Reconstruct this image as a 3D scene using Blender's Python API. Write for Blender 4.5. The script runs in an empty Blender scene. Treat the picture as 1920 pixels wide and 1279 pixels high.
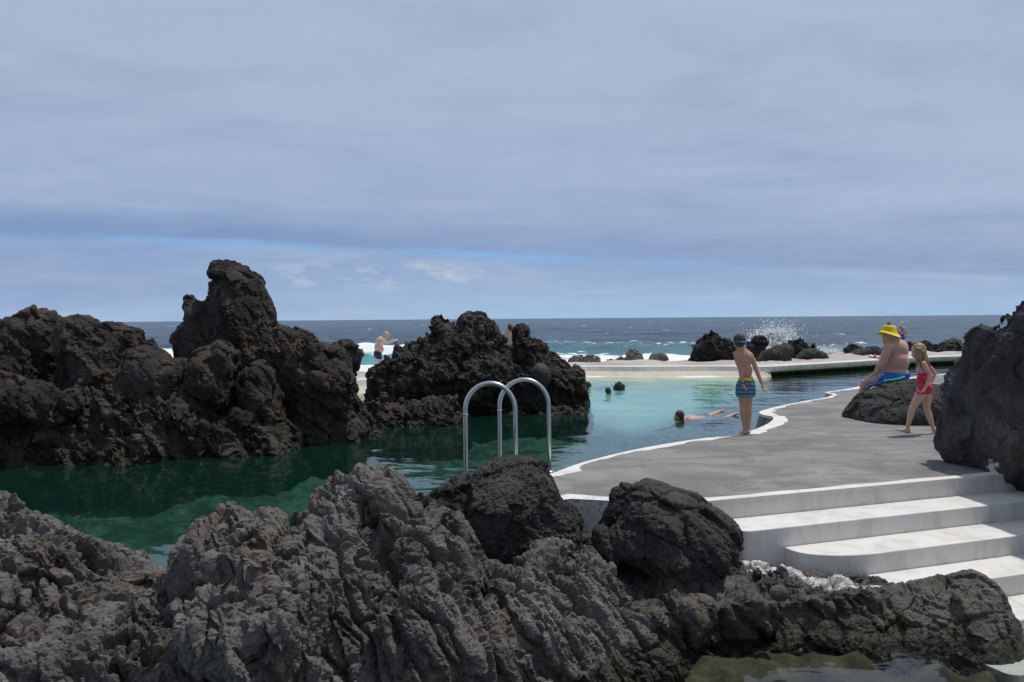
import bpy, bmesh, math, random
import numpy as np
from mathutils import Vector, Matrix, Euler
random.seed(7); rng = np.random.default_rng(11)
S = bpy.context.scene; C = S.collection
R = math.radians
# ------------------------------------------------------------------ camera
CAMZ = 1.65; FPX = 1600.0
cd = bpy.data.cameras.new('camera'); cam = bpy.data.objects.new('camera', cd); C.objects.link(cam)
cd.sensor_width = 36.0; cd.lens = 30.0; cd.clip_start = 0.05; cd.clip_end = 60000
M = Matrix.Rotation(R(90 - 1.50), 4, 'X') @ Matrix.Rotation(R(-0.45), 4, 'Z')
cam.matrix_world = Matrix.Translation((0, 0, CAMZ)) @ M
S.camera = cam
MR = np.array(M.to_3x3())
def ray(px, py):
    return MR @ np.array([(px - 960) / FPX, -(py - 639.5) / FPX, -1.0])
def at(px, py, d):                       # the point of a pixel at distance d in front of the lens
    r = ray(px, py); return np.array([0, 0, CAMZ]) + r * (d / r[1])
def on(px, py, z):                       # ... on the level z
    r = ray(px, py); return np.array([0, 0, CAMZ]) + r * ((z - CAMZ) / r[2])
POOL = -0.30; LOW = -0.75; SEA = -1.30
# ------------------------------------------------------------------ numpy noise
perm = rng.permutation(256); perm = np.concatenate([perm, perm, perm])
gv = rng.normal(size=(256, 3)); gv /= np.linalg.norm(gv, axis=1)[:, None]
rv = rng.random((256, 3))
def _h(i, j, k): return perm[perm[perm[i & 255] + (j & 255)] + (k & 255)]
def perlin(p):
    i = np.floor(p).astype(np.int64); f = p - i; u = f * f * f * (f * (f * 6 - 15) + 10)
    out = 0
    for a in (0, 1):
        for b in (0, 1):
            for c in (0, 1):
                g = gv[_h(i[:, 0] + a, i[:, 1] + b, i[:, 2] + c)]
                d = (g * (f - (a, b, c))).sum(1)
                w = (u[:, 0] if a else 1 - u[:, 0]) * (u[:, 1] if b else 1 - u[:, 1]) * (u[:, 2] if c else 1 - u[:, 2])
                out = out + w * d
    return out * 1.6
def fbm(p, o=4, g=0.5):
    s = 0; a = 1
    for k in range(o):
        s = s + a * perlin(p * 2 ** k + 17.3 * k); a *= g
    return s
def ridged(p, o=4, g=0.5):
    s = 0; a = 1
    for k in range(o):
        s = s + a * (0.5 - np.abs(perlin(p * 2.03 ** k + 9.1 * k))) * 2; a *= g
    return s
def worley(p):
    i = np.floor(p).astype(np.int64); f = p - i
    F1 = np.full(len(p), 9.0); F2 = np.full(len(p), 9.0)
    for a in (-1, 0, 1):
        for b in (-1, 0, 1):
            for c in (-1, 0, 1):
                q = rv[_h(i[:, 0] + a, i[:, 1] + b, i[:, 2] + c)] + (a, b, c) - f
                d = np.sqrt((q * q).sum(1))
                m = d < F1
                F2 = np.where(m, F1, np.minimum(F2, d)); F1 = np.where(m, d, F1)
    return F1, F2
def sstep(a, b, x):
    t = np.clip((x - a) / (b - a), 0, 1); return t * t * (3 - 2 * t)
# ------------------------------------------------------------------ objects
def tag(o, label=None, cat=None, group=None, kind=None):
    if label: o['label'] = label
    if cat: o['category'] = cat
    if group: o['group'] = group
    if kind: o['kind'] = kind
    return o
def empty(name, loc, label=None, cat=None, group=None):
    o = bpy.data.objects.new(name, None); C.objects.link(o); o.location = loc; o.empty_display_size = .1
    return tag(o, label, cat, group)
def meshobj(name, V, F, mats, parent=None, base=None, smooth=True, fm=None):
    V = np.asarray(V, float); base = np.zeros(3) if base is None else np.asarray(base, float)
    me = bpy.data.meshes.new(name); me.from_pydata((V - base).tolist(), [], [list(map(int, f)) for f in F])
    return link(name, me, mats, parent, base, smooth, fm)
def link(name, me, mats, parent=None, base=(0, 0, 0), smooth=True, fm=None):
    me.update()
    o = bpy.data.objects.new(name, me); C.objects.link(o)
    me.name = name
    for m in (mats if isinstance(mats, (list, tuple)) else [mats]): me.materials.append(m)
    if fm is not None: me.polygons.foreach_set('material_index', np.asarray(fm, np.int32))
    if smooth: me.polygons.foreach_set('use_smooth', np.ones(len(me.polygons), bool))
    if parent: o.parent = parent
    else: o.location = base
    return o
def fixn(o):
    bm = bmesh.new(); bm.from_mesh(o.data); bmesh.ops.recalc_face_normals(bm, faces=bm.faces); bm.to_mesh(o.data); bm.free(); return o
def getV(me):
    a = np.empty(len(me.vertices) * 3); me.vertices.foreach_get('co', a); return a.reshape(-1, 3)
def setV(me, V): me.vertices.foreach_set('co', V.ravel()); me.update()
def getN(me):
    a = np.empty(len(me.vertices) * 3, np.float32); me.vertex_normals.foreach_get('vector', a); return a.reshape(-1, 3).astype(float)
def merge(parts):
    V = []; F = []; n = 0
    for v, f in parts:
        V.append(np.asarray(v)); F += [[i + n for i in q] for q in f]; n += len(v)
    return np.vstack(V), F
def remesh(me, vox):
    o = bpy.data.objects.new('tmp', me); C.objects.link(o)
    m = o.modifiers.new('r', 'REMESH'); m.mode = 'VOXEL'; m.voxel_size = vox
    e = o.evaluated_get(bpy.context.evaluated_depsgraph_get())
    r = bpy.data.meshes.new_from_object(e)
    bpy.data.objects.remove(o); bpy.data.meshes.remove(me)
    return r
def smooth(me, it, lam=.5):
    V = getV(me); n = len(V); e = np.empty(len(me.edges) * 2, np.int32); me.edges.foreach_get('vertices', e); e = e.reshape(-1, 2)
    a = np.concatenate([e[:, 0], e[:, 1]]); b = np.concatenate([e[:, 1], e[:, 0]]); deg = np.maximum(np.bincount(a, minlength=n), 1)
    for _ in range(it):
        s = np.stack([np.bincount(a, V[b, k], n) for k in range(3)], 1) / deg[:, None]
        V = V + lam * (s - V)
    setV(me, V)
def ellipsoid(c, r, rot=(0, 0, 0), seg=16, rings=10):
    V = []; F = []; Rm = np.array(Euler(rot).to_matrix())
    for i in range(rings + 1):
        t = math.pi * i / rings
        for j in range(seg):
            p = 2 * math.pi * j / seg
            V.append(Rm @ np.array([r[0] * math.sin(t) * math.cos(p), r[1] * math.sin(t) * math.sin(p), r[2] * math.cos(t)]) + c)
    for i in range(rings):
        for j in range(seg):
            k = (j + 1) % seg
            F.append([i * seg + j, (i + 1) * seg + j, (i + 1) * seg + k, i * seg + k])
    return np.array(V), F
def cone(p0, r0, p1, r1, seg=14, flat=1.0):
    p0 = np.asarray(p0, float); p1 = np.asarray(p1, float); d = p1 - p0; L = np.linalg.norm(d); d = d / max(L, 1e-6)
    a = np.cross(d, (0, 1, 0) if abs(d[1]) < .9 else (1, 0, 0)); a /= np.linalg.norm(a); b = np.cross(d, a)
    rows = []
    for k in range(5):
        t = math.pi / 2 * k / 4; rows.append((p0 - d * r0 * math.cos(t), r0 * max(math.sin(t), .02)))
    for k in range(5):
        t = math.pi / 2 * k / 4; rows.append((p1 + d * r1 * math.sin(t), r1 * max(math.cos(t), .02)))
    V = []; F = []
    for c, r in rows:
        for j in range(seg):
            q = 2 * math.pi * j / seg; V.append(c + r * (a * math.cos(q) + b * math.sin(q) * flat))
    n = len(rows)
    for i in range(n - 1):
        for j in range(seg):
            k = (j + 1) % seg; F.append([i * seg + j, i * seg + k, (i + 1) * seg + k, (i + 1) * seg + j])
    F.append(list(range(seg))[::-1]); F.append([(n - 1) * seg + j for j in range(seg)])
    return np.array(V), F
def chain(pts):
    return [cone(pts[i][0], pts[i][1], pts[i + 1][0], pts[i + 1][1]) for i in range(len(pts) - 1)]
def tube(P, r, seg=12):
    P = [np.asarray(p, float) for p in P]; V = []; F = []; a = None
    for i, p in enumerate(P):
        d = P[min(i + 1, len(P) - 1)] - P[max(i - 1, 0)]; d /= np.linalg.norm(d)
        if a is None: a = np.cross(d, (0, 1, 0) if abs(d[1]) < .9 else (1, 0, 0))
        a = a - d * np.dot(a, d); a /= np.linalg.norm(a); b = np.cross(d, a)
        rr = r[i] if hasattr(r, '__len__') else r
        for j in range(seg):
            q = 2 * math.pi * j / seg; V.append(p + rr * (a * math.cos(q) + b * math.sin(q)))
    for i in range(len(P) - 1):
        for j in range(seg):
            k = (j + 1) % seg; F.append([i * seg + j, i * seg + k, (i + 1) * seg + k, (i + 1) * seg + j])
    F.append(list(range(seg))[::-1]); F.append([(len(P) - 1) * seg + j for j in range(seg)])
    return np.array(V), F
def extrude(poly, z0, z1):
    n = len(poly); V = [(p[0], p[1], z1) for p in poly] + [(p[0], p[1], z0) for p in poly]
    F = [list(range(n)), list(range(n, 2 * n))[::-1]] + [[i, i + n, (i + 1) % n + n, (i + 1) % n] for i in range(n)]
    return np.array(V, float), F
def smoothline(P, n=8):
    P = [np.asarray(p, float) for p in P]; out = []
    for i in range(len(P) - 1):
        p0 = P[max(i - 1, 0)]; p1 = P[i]; p2 = P[i + 1]; p3 = P[min(i + 2, len(P) - 1)]
        for k in range(n):
            t = k / n
            out.append(.5 * (2 * p1 + (p2 - p0) * t + (2 * p0 - 5 * p1 + 4 * p2 - p3) * t * t + (3 * p1 - p0 - 3 * p2 + p3) * t ** 3))
    return out + [P[-1]]
# ------------------------------------------------------------------ materials
class N:
    def __init__(s, name):
        s.m = bpy.data.materials.new(name); s.m.use_nodes = True; s.t = s.m.node_tree; s.t.nodes.clear()
        s.out = s.t.nodes.new('ShaderNodeOutputMaterial')
    def n(s, t, **k):
        x = s.t.nodes.new('ShaderNode' + t)
        for a, b in k.items():
            if a in x.inputs.keys() if isinstance(a, str) else False: s.set(x.inputs[a], b)
            else: setattr(x, a, b)
        return x
    def set(s, i, v):
        if isinstance(v, bpy.types.NodeSocket): s.t.links.new(v, i)
        elif isinstance(v, (tuple, list)) and i.type == 'RGBA' and len(v) == 3: i.default_value = (*v, 1)
        else: i.default_value = v
    def pos(s, scale=(1, 1, 1), rot=(0, 0, 0), src='Object'):
        c = s.n('TexCoord').outputs['Object'] if src == 'Object' else s.n('NewGeometry').outputs['Position']
        mp = s.n('Mapping'); s.set(mp.inputs['Vector'], c); mp.inputs['Scale'].default_value = scale; mp.inputs['Rotation'].default_value = rot
        return mp.outputs[0]
    def noise(s, vec, scale, det=6, rough=.55, dist=0):
        x = s.n('TexNoise'); s.set(x.inputs['Vector'], vec)
        for k, v in (('Scale', scale), ('Detail', det), ('Roughness', rough), ('Distortion', dist)): x.inputs[k].default_value = v
        return x.outputs['Fac']
    def vor(s, vec, scale, feat='F1', out='Distance'):
        x = s.n('TexVoronoi'); x.feature = feat; s.set(x.inputs['Vector'], vec); x.inputs['Scale'].default_value = scale
        return x.outputs[out]
    def ramp(s, fac, stops, interp='LINEAR'):
        x = s.n('ValToRGB'); s.set(x.inputs[0], fac); r = x.color_ramp; r.interpolation = interp
        while len(r.elements) < len(stops): r.elements.new(.5)
        for e, (p, c) in zip(r.elements, stops): e.position = p; e.color = (*c, 1) if isinstance(c, (tuple, list)) else (c, c, c, 1)
        return x.outputs[0]
    def mix(s, fac, a, b, mode='MIX'):
        x = s.n('MixRGB'); x.blend_type = mode
        for i, v in zip(x.inputs, (fac, a, b)): s.set(i, v)
        return x.outputs[0]
    def math(s, op, a, b=0.0, c=0.0, clamp=False):
        x = s.n('Math'); x.operation = op; x.use_clamp = clamp
        for i, v in zip(x.inputs, (a, b, c)): s.set(i, v)
        return x.outputs[0]
    def sep(s, v):
        x = s.n('SeparateXYZ'); s.set(x.inputs[0], v); return x.outputs
    def bump(s, h, strength, dist, normal=None):
        x = s.n('Bump'); s.set(x.inputs['Height'], h); x.inputs['Strength'].default_value = strength; x.inputs['Distance'].default_value = dist
        if normal: s.set(x.inputs['Normal'], normal)
        return x.outputs[0]
    def pr(s, col, rough=.6, normal=None, spec=.5, metal=0, sss=0):
        x = s.n('BsdfPrincipled'); s.set(x.inputs['Base Color'], col); s.set(x.inputs['Roughness'], rough)
        s.set(x.inputs['Specular IOR Level'], spec); s.set(x.inputs['Metallic'], metal)
        if sss: x.inputs['Subsurface Weight'].default_value = sss; x.inputs['Subsurface Radius'].default_value = (.02, .008, .004); x.inputs['Subsurface Scale'].default_value = 1
        if normal: s.set(x.inputs['Normal'], normal)
        s.t.links.new(x.outputs[0], s.out.inputs['Surface']); return x
def plain(name, col, rough=.6, var=.12, sc=30, metal=0, spec=.5, bump=0):
    n = N(name); f = n.noise(n.pos(), sc, 4); c = n.mix(f, tuple(x * (1 - var) for x in col), tuple(min(1, x * (1 + var)) for x in col))
    n.pr(c, rough, n.bump(f, bump, .01) if bump else None, spec, metal); return n.m
def rockmat(name, dark, mid, light, rust, rustamt=.5, rough=.85, aniso=(1, 1, 1), sc=1.0, wet=None, lichen=0, fine=1.0, spec=.3, slop=None):
    n = N(name); p = n.pos(src='World'); pa = n.pos(aniso, (0, .25, .2), src='World')
    big = n.noise(p, 1.1 * sc, 5, .6, .6); med = n.noise(pa, 5 * sc, 6, .65, .4); fin = n.noise(p, 38 * sc, 4, .7)
    a = n.math('ADD', n.math('MULTIPLY', big, .45), n.math('ADD', n.math('MULTIPLY', med, .35), n.math('MULTIPLY', fin, .2)))
    c = n.ramp(a, [(.36, dark), (.48, mid), (.62, light)])
    rm = n.ramp(n.noise(p, 2.3 * sc, 6, .65, .8), [(.52, 0.0), (.68, 1.0)])
    c = n.mix(n.math('MULTIPLY', rm, rustamt), c, rust)
    if lichen:
        lm = n.ramp(n.noise(p, 3.1 * sc, 7, .7, .5), [(.60, 0.0), (.68, 1.0)])
        c = n.mix(n.math('MULTIPLY', lm, lichen), c, (.2, .2, .2))
    for A_, B_, sc_, kw, th in slop or []:                            # paint slopped along a line on the rock
        AB = B_ - A_; L2 = float((AB ** 2).sum()); g = n.n('NewGeometry').outputs['Position']
        v1 = n.n('VectorMath'); v1.operation = 'SUBTRACT'; n.set(v1.inputs[0], g); v1.inputs[1].default_value = A_
        v2 = n.n('VectorMath'); v2.operation = 'DOT_PRODUCT'; n.set(v2.inputs[0], v1.outputs[0]); v2.inputs[1].default_value = AB / L2
        v3 = n.n('VectorMath'); v3.operation = 'SCALE'; v3.inputs[0].default_value = AB; n.set(v3.inputs['Scale'], n.math('ADD', v2.outputs['Value'], 0.0, clamp=True))
        v4 = n.n('VectorMath'); v4.operation = 'DISTANCE'; n.set(v4.inputs[0], v1.outputs[0]); n.set(v4.inputs[1], v3.outputs[0])
        k_ = n.math('ADD', n.math('MULTIPLY', v4.outputs['Value'], -kw), n.math('ADD', n.noise(p, 14, 7, .75), n.math('MULTIPLY', n.noise(p, 3.5, 3), .5)))
        c = n.mix(n.ramp(k_, [(th, 0.0), (th + .07, 1.0)]), c, sc_)
    r = rough
    if wet is not None:
        z = n.sep(n.n('NewGeometry').outputs['Position'])[2]
        zz = n.math('ADD', z, n.math('MULTIPLY', n.math('SUBTRACT', n.noise(p, 2.5, 5), .5), .35))
        band = n.ramp(n.math('MULTIPLY_ADD', n.math('SUBTRACT', zz, wet), 2.0, .5, clamp=True), [(.42, 1.0), (.62, 0.0)])
        alg = n.ramp(n.noise(p, 9, 6, .7), [(.35, (.012, .011, .007)), (.55, (.04, .035, .016)), (.70, (.12, .10, .06))])
        c = n.mix(n.math('MULTIPLY', band, .75), c, alg)
        r = n.math('SUBTRACT', rough, n.math('MULTIPLY', band, .55))
    # lava pores and fine cracks
    wv = n.n('TexNoise'); n.set(wv.inputs['Vector'], pa); wv.inputs['Scale'].default_value = 6 * sc; wv.inputs['Detail'].default_value = 4
    pw = n.mix(.10 / sc, pa, wv.outputs['Color'], 'ADD')
    ck = n.math('ADD', n.ramp(n.vor(pw, 7 * sc, 'DISTANCE_TO_EDGE'), [(0.0, 0.0), (.05, 1.0)]), n.math('MULTIPLY', n.ramp(n.vor(pw, 19 * sc, 'DISTANCE_TO_EDGE'), [(0.0, 0.0), (.10, 1.0)]), .5))
    h = n.math('ADD', n.math('MULTIPLY', n.noise(pa, 22 * sc, 6, .7), 1.0), n.math('ADD', n.math('MULTIPLY', n.noise(p, 95 * sc, 4, .6), .35), n.math('MULTIPLY', n.math('MULTIPLY', ck, n.ramp(n.noise(p, 1.9 * sc, 3), [(.40, 0.0), (.62, 1.0)])), .42)))
    nb = n.bump(h, .9 * fine, .03 / sc)
    n.pr(c, r, nb, spec); return n.m
ROCK_FG = rockmat('grey_lava', (.052, .046, .042), (.128, .115, .103), (.235, .218, .200), (.20, .135, .09), .55, aniso=(1.2, 1.2, .36), lichen=.4, wet=LOW + .1, sc=1.4)
ROCK_AA = rockmat('brown_lava', (.013, .0115, .0105), (.037, .032, .028), (.092, .080, .071), (.14, .08, .042), .6, wet=POOL + .12, lichen=.22)
ROCK_BL = rockmat('black_lava', (.020, .019, .019), (.042, .039, .037), (.085, .079, .074), (.07, .05, .036), .4, sc=1.6, lichen=.1)
ROCK_RT = rockmat('charcoal_lava', (.022, .021, .021), (.050, .047, .045), (.10, .096, .094), (.08, .058, .042), .4, sc=1.2, lichen=.15)
ROCK_FAR = rockmat('sea_lava', (.014, .013, .013), (.032, .030, .030), (.072, .068, .066), (.07, .055, .04), .4, sc=.6)
ROCK_SEA = rockmat('wet_sea_lava', (.05, .042, .034), (.10, .085, .07), (.17, .145, .12), (.20, .15, .10), .5, sc=.5, rough=.5)
ROCK_GR = rockmat('rubble_lava', (.032, .029, .026), (.085, .077, .068), (.17, .156, .14), (.21, .15, .08), .6, sc=1.8, wet=LOW + .1, rough=.7, slop=[(on(1395, 1056, -.40), on(1530, 1082, -.42), (.72, .71, .68), 3.4, .36), (on(1530, 1082, -.42), on(1612, 1090, -.44), (.72, .71, .68), 3.2, .36)])
LICH = plain('white_pebble', (.6, .58, .54), .8)
# ------------------------------------------------------------------ rock builder
def inflate(poly, D, T, vox, skew=0, px0=None, lean=0, grow=0, back=.45, prof=.5, Rf=.9):
    """outline in pixels -> lens-shaped solid in the upright plane at distance D; grow: thicker towards its foot"""
    poly = np.array(poly, float); px0 = poly[:, 0].mean() if px0 is None else px0
    Q = np.array([at(x, y, D) for x, y in poly])[:, [0, 2]]
    s = vox * 1.3; x0, z0 = Q.min(0) - s; x1, z1 = Q.max(0) + s
    xs = np.arange(x0, x1, s); zs = np.arange(z0, z1, s); X, Z = np.meshgrid(xs, zs, indexing='ij')
    A = Q; B = np.roll(Q, -1, 0); ins = np.zeros(X.shape, bool); dist = np.full(X.shape, 1e9)
    for a, b in zip(A, B):
        c = ((a[1] > Z) != (b[1] > Z)); dz = b[1] - a[1]
        if dz != 0: ins ^= c & (X < (b[0] - a[0]) * (Z - a[1]) / dz + a[0])
        ab = b - a; L = max((ab ** 2).sum(), 1e-12); t = np.clip(((X - a[0]) * ab[0] + (Z - a[1]) * ab[1]) / L, 0, 1)
        dist = np.minimum(dist, np.hypot(X - a[0] - t * ab[0], Z - a[1] - t * ab[1]))
    Rm = dist[ins].max() * Rf
    q = ins[:-1, :-1] & ins[1:, :-1] & ins[:-1, 1:] & ins[1:, 1:]
    used = np.zeros(X.shape, bool); inner = np.ones(X.shape, bool)
    qp = np.pad(q, 1); cnt = qp[:-1, :-1].astype(int) + qp[1:, :-1] + qp[:-1, 1:] + qp[1:, 1:]
    used = cnt > 0; inner = cnt == 4
    k = np.clip(dist / Rm, 0, 1); t = T * (1 - (1 - k) ** 2) ** prof
    h = (Z.max() - Z); t = t * (1 + grow * h)
    t = np.where(inner, np.maximum(t, s * .4), 0)
    xc = at(px0, 640, D)[0]
    Y = D + skew * (X - xc) + lean * (Z - Z.min())
    # keep the outline: slide along the sight line when the plane is skewed
    f = Y / D; Xw = X * f; Zw = CAMZ + (Z - CAMZ) * f
    idf = np.cumsum(used.ravel()).reshape(X.shape) - 1; nf = used.sum()
    Vf = np.stack([Xw[used], (Y - t)[used], Zw[used]], 1)
    idb = np.where(inner, np.cumsum(inner.ravel()).reshape(X.shape) - 1 + nf, idf)
    Vb = np.stack([Xw[inner], (Y + t * back)[inner], Zw[inner]], 1)
    F = []
    I, J = np.nonzero(q)
    a = np.stack([idf[I, J], idf[I + 1, J], idf[I + 1, J + 1], idf[I, J + 1]], 1)
    b = np.stack([idb[I, J], idb[I, J + 1], idb[I + 1, J + 1], idb[I + 1, J]], 1)
    return np.vstack([Vf, Vb]), a.tolist() + b.tolist()
def facets(p):
    """cells that each carry a tilted plane: broken angular faces, with the distance to the cell edge"""
    i = np.floor(p).astype(np.int64); f = p - i
    F1 = np.full(len(p), 9.0); F2 = np.full(len(p), 9.0); G = np.zeros(len(p)); H = np.zeros(len(p))
    for a in (-1, 0, 1):
        for b in (-1, 0, 1):
            for c in (-1, 0, 1):
                h = _h(i[:, 0] + a, i[:, 1] + b, i[:, 2] + c); q = rv[h] + (a, b, c) - f
                d = np.sqrt((q * q).sum(1)); m = d < F1
                F2 = np.where(m, F1, np.minimum(F2, d)); F1 = np.where(m, d, F1)
                G = np.where(m, (gv[h] * q).sum(1), G); H = np.where(m, rv[h, 0] - .5, H)
    return F1, F2, G, H
STY = {  # facet layers (amplitude m, cells per m), grain, crack depth, ridged grain, fine grain
 'aa':   dict(big=(.15, 1.2), aniso=(1.1, 1.1, .7), fac=[(.36, 1.7), (.20, 3.6), (.075, 9.0)], crack=.06, ridge=(.085, 5.0), fine=(.020, 19), lump=.03),
 'fg':   dict(big=(.07, 1.1), aniso=(1.15, 1.15, .33), fac=[(.16, 2.0), (.060, 4.4), (.022, 12.0)], crack=.060, ridge=(.014, 9.0), fine=(.0060, 40), lump=.030, furrow=.085),
 'ball': dict(big=(.05, 1.3), aniso=(1, 1, 1), fac=[(.09, 1.9), (.035, 4.5), (.018, 11.0)], crack=.010, ridge=(.016, 9.0), fine=(.011, 34), lump=.02),
 'big':  dict(big=(.09, .9), aniso=(1, 1, .8), fac=[(.17, 1.5), (.07, 3.4), (.028, 8.0)], crack=.030, ridge=(.020, 7.0), fine=(.010, 26), lump=.03),
 'far':  dict(big=(.10, .8), aniso=(1, 1, 1), fac=[(.30, 1.3), (.20, 2.8), (.08, 6.0)], crack=.03, ridge=(.06, 3.0), fine=(.03, 9), lump=.02),
}
def rock(name, label, prims, vox, sty, mat, group=None, amp=1.0, cat='rock', kind=None, seed=0):
    st = STY[sty]; V, F = merge(prims)
    me = bpy.data.meshes.new(name); me.from_pydata(V.tolist(), [], F)
    me = remesh(me, vox * 1.5); smooth(me, 2)
    V = getV(me); Nn = getN(me); o = seed * 13.7
    an = np.array(st['aniso']); a, sc = st['big']
    def P(scale, V):
        W = V.copy(); W[:, 0] = V[:, 0] + .38 * V[:, 2]            # the grain leans
        return W * an * scale + o
    w = np.stack([perlin(V * sc + o), perlin(V * sc + o + 40), perlin(V * sc + o + 80)], 1)
    (a0, s0), (a1, s1), (a2, s2) = st['fac']
    wp = V + .16 / s0 * np.stack([fbm(V * s0 * 1.3 + o, 2), fbm(V * s0 * 1.3 + 31 + o, 2), fbm(V * s0 * 1.3 + 62 + o, 2)], 1)
    F1, F2, G, H = facets(P(s0, wp))
    V2 = V + amp * a * w + Nn * (amp * (a0 * (G * .8 + H * .45) + a * .5 * fbm(V * sc * 2 + o + 5, 2)))[:, None]
    setV(me, V2); me = remesh(me, vox); smooth(me, 1)
    V = getV(me); Nn = getN(me)
    rough = sstep(-.35, .35, perlin(V * 1.7 + o + 3)) * .75 + .35         # smoother and rougher patches
    wp = V + .14 / s1 * np.stack([fbm(V * s1 + o, 2), fbm(V * s1 + 31 + o, 2), fbm(V * s1 + 62 + o, 2)], 1)
    F1, F2, G, H = facets(P(s1, wp) + 7.7)
    d = a1 * (G * .8 + H * .45) + st['lump'] * (.5 - F1) - st['crack'] * (1 - sstep(0, .09, F2 - F1)) * sstep(-.3, .3, perlin(V * 2.3 + o))
    F1, F2, G, H = facets(P(s2, wp) + 3.1)
    d = d + rough * (a2 * (G * .9 + H * .5) - st['crack'] * .35 * (1 - sstep(0, .12, F2 - F1)))
    d = d + rough * st['ridge'][0] * (ridged(P(st['ridge'][1], V) + 3.3, 4, .6) - .75)
    if 'furrow' in st:                                              # long leaning clefts
        W = V + .06 * np.stack([fbm(V * 4 + o, 3), fbm(V * 4 + 11 + o, 3), 0 * d], 1); W[:, 0] += .45 * V[:, 2]; W = W * np.array([1, 1, .22])
        for sc_, k_ in ((2.3, 1.0), (4.6, .6), (9.0, .28)):
            n_ = perlin(W * sc_ + o + sc_); d = d - st['furrow'] * k_ * np.exp(-(n_ / .085) ** 2) * sstep(-.5, .2, perlin(V * 1.1 * sc_ ** .5 + o)) + st['furrow'] * k_ * .35 * np.abs(n_)
    V = V + Nn * (amp * d)[:, None]; setV(me, V); Nn = getN(me)
    f = st['fine'][0] * (fbm(V * st['fine'][1] + o, 3, .6) - .35 * ridged(V * st['fine'][1] * .6, 2))
    V = V + Nn * (amp * f)[:, None]
    lo = V.min(0); base = np.array([(V[:, 0].min() + V[:, 0].max()) / 2, (V[:, 1].min() + V[:, 1].max()) / 2, lo[2]])
    setV(me, V - base)
    ob = link(name, me, mat, None, base, smooth=False)
    return tag(ob, label, cat if not kind else None, group, kind)

# ---- left outcrop
GL = 'dark lava rocks along the left side of the pool'; v = .026
rock('boulder', 'rounded brown lava boulder at the far left, its top just above the sea horizon', [inflate([(-120,615),(-60,600),(-20,596),(5,592),(15,600),(30,583),(60,578),(95,585),(110,600),(122,640),(125,700),(140,770),(60,800),(-120,800)], 13.6, .75, v)], v, 'aa', ROCK_AA, GL, .36, seed=1)
rock('boulder', 'blocky dark lava boulder with a slanting ridge, left of the small sea gap', [inflate([(118,690),(122,640),(130,600),(140,590),(160,586),(200,600),(215,597),(240,608),(275,612),(292,640),(302,665),(310,710),(300,800),(110,800)], 13.3, .8, v)], v, 'aa', ROCK_AA, GL, .38, seed=2)
rock('rock_pinnacle', 'tallest dark rock pinnacle with jagged fin on its left edge', [inflate([(392,580),(402,545),(415,508),(428,492),(452,498),(482,512),(502,530),(517,565),(526,610),(530,650),(515,720),(430,760),(390,720),(385,640)], 14.0, .9, v), inflate([(330,670),(335,630),(346,612),(340,582),(353,577),(349,550),(364,552),(373,566),(387,555),(402,570),(415,640),(405,740),(335,740)], 13.7, .45, v)], v, 'aa', ROCK_AA, GL, .30, seed=3)
rock('rock_block', 'broad overhanging lava block between the tall pinnacle and the small sea gap', [inflate([(493,650),(508,616),(550,611),(562,624),(582,620),(592,642),(622,644),(652,640),(668,662),(675,690),(664,707),(672,740),(692,790),(705,830),(710,900),(540,900),(530,760),(500,720)], 14.4, 1.0, v), ellipsoid(at(545,665,13.8), (.5,.5,.42)), ellipsoid(at(600,720,13.8), (.62,.5,.5))], v, 'aa', ROCK_AA, GL, .42, seed=4)
rock('crag', 'knobbly lava knob in front of the foot of the tall pinnacle', [inflate([(352,680),(375,650),(400,642),(425,643),(447,660),(450,700),(445,760),(400,780),(345,760)], 12.9, .6, v)], v, 'aa', ROCK_AA, GL, .36, seed=5)
rock('crag', 'craggy brown knob just below the sea gap on the left', [inflate([(230,700),(248,662),(270,650),(300,653),(322,672),(350,672),(362,700),(350,770),(240,780)], 12.7, .6, v)], v, 'aa', ROCK_AA, GL, .32, seed=6)
rock('rock_block', 'rust tinted angular rock wedged beside the overhanging block', [inflate([(448,710),(465,690),(482,668),(503,685),(528,735),(530,790),(455,790)], 13.1, .5, v)], v, 'aa', ROCK_AA, GL, .35, seed=7)
rock('rock_slab', 'smooth grey slab tilting down to the right at the left edge', [inflate([(-120,690),(10,690),(60,700),(110,735),(137,775),(122,800),(80,795),(0,790),(-120,810)], 12.0, .6, v)], v, 'aa', ROCK_AA, GL, .35, seed=8)
rock('lava_shelf', 'low shadowed rock base meeting the green pool at far left', [inflate([(-260,740),(60,755),(140,740),(250,730),(350,735),(400,770),(440,860),(430,950),(300,1010),(-260,1080)], 12.7, 1.2, v)], v, 'aa', ROCK_AA, GL, .75, seed=9)
rock('rock_ledge', 'long brown rock ledge sloping down to the green water below the pinnacle', [inflate([(350,760),(375,735),(405,727),(445,748),(492,768),(532,778),(557,803),(564,830),(570,905),(400,960),(340,900)], 13.0, .9, v)], v, 'aa', ROCK_AA, GL, .6, seed=10)
rock('small_boulder', 'small smooth boulder lying in the hollow under the left boulders', [inflate([(112,745),(135,722),(155,735),(160,765),(140,785),(115,775)], 11.9, .25, v)], v, 'aa', ROCK_AA, GL, .25, seed=11)
rock('small_boulder', 'rounded boulder at the back of the hollow, right of the small smooth one', [inflate([(185,765),(200,752),(218,765),(220,785),(200,795),(186,785)], 11.7, .22, v)], v, 'aa', ROCK_AA, GL, .25, seed=12)
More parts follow.
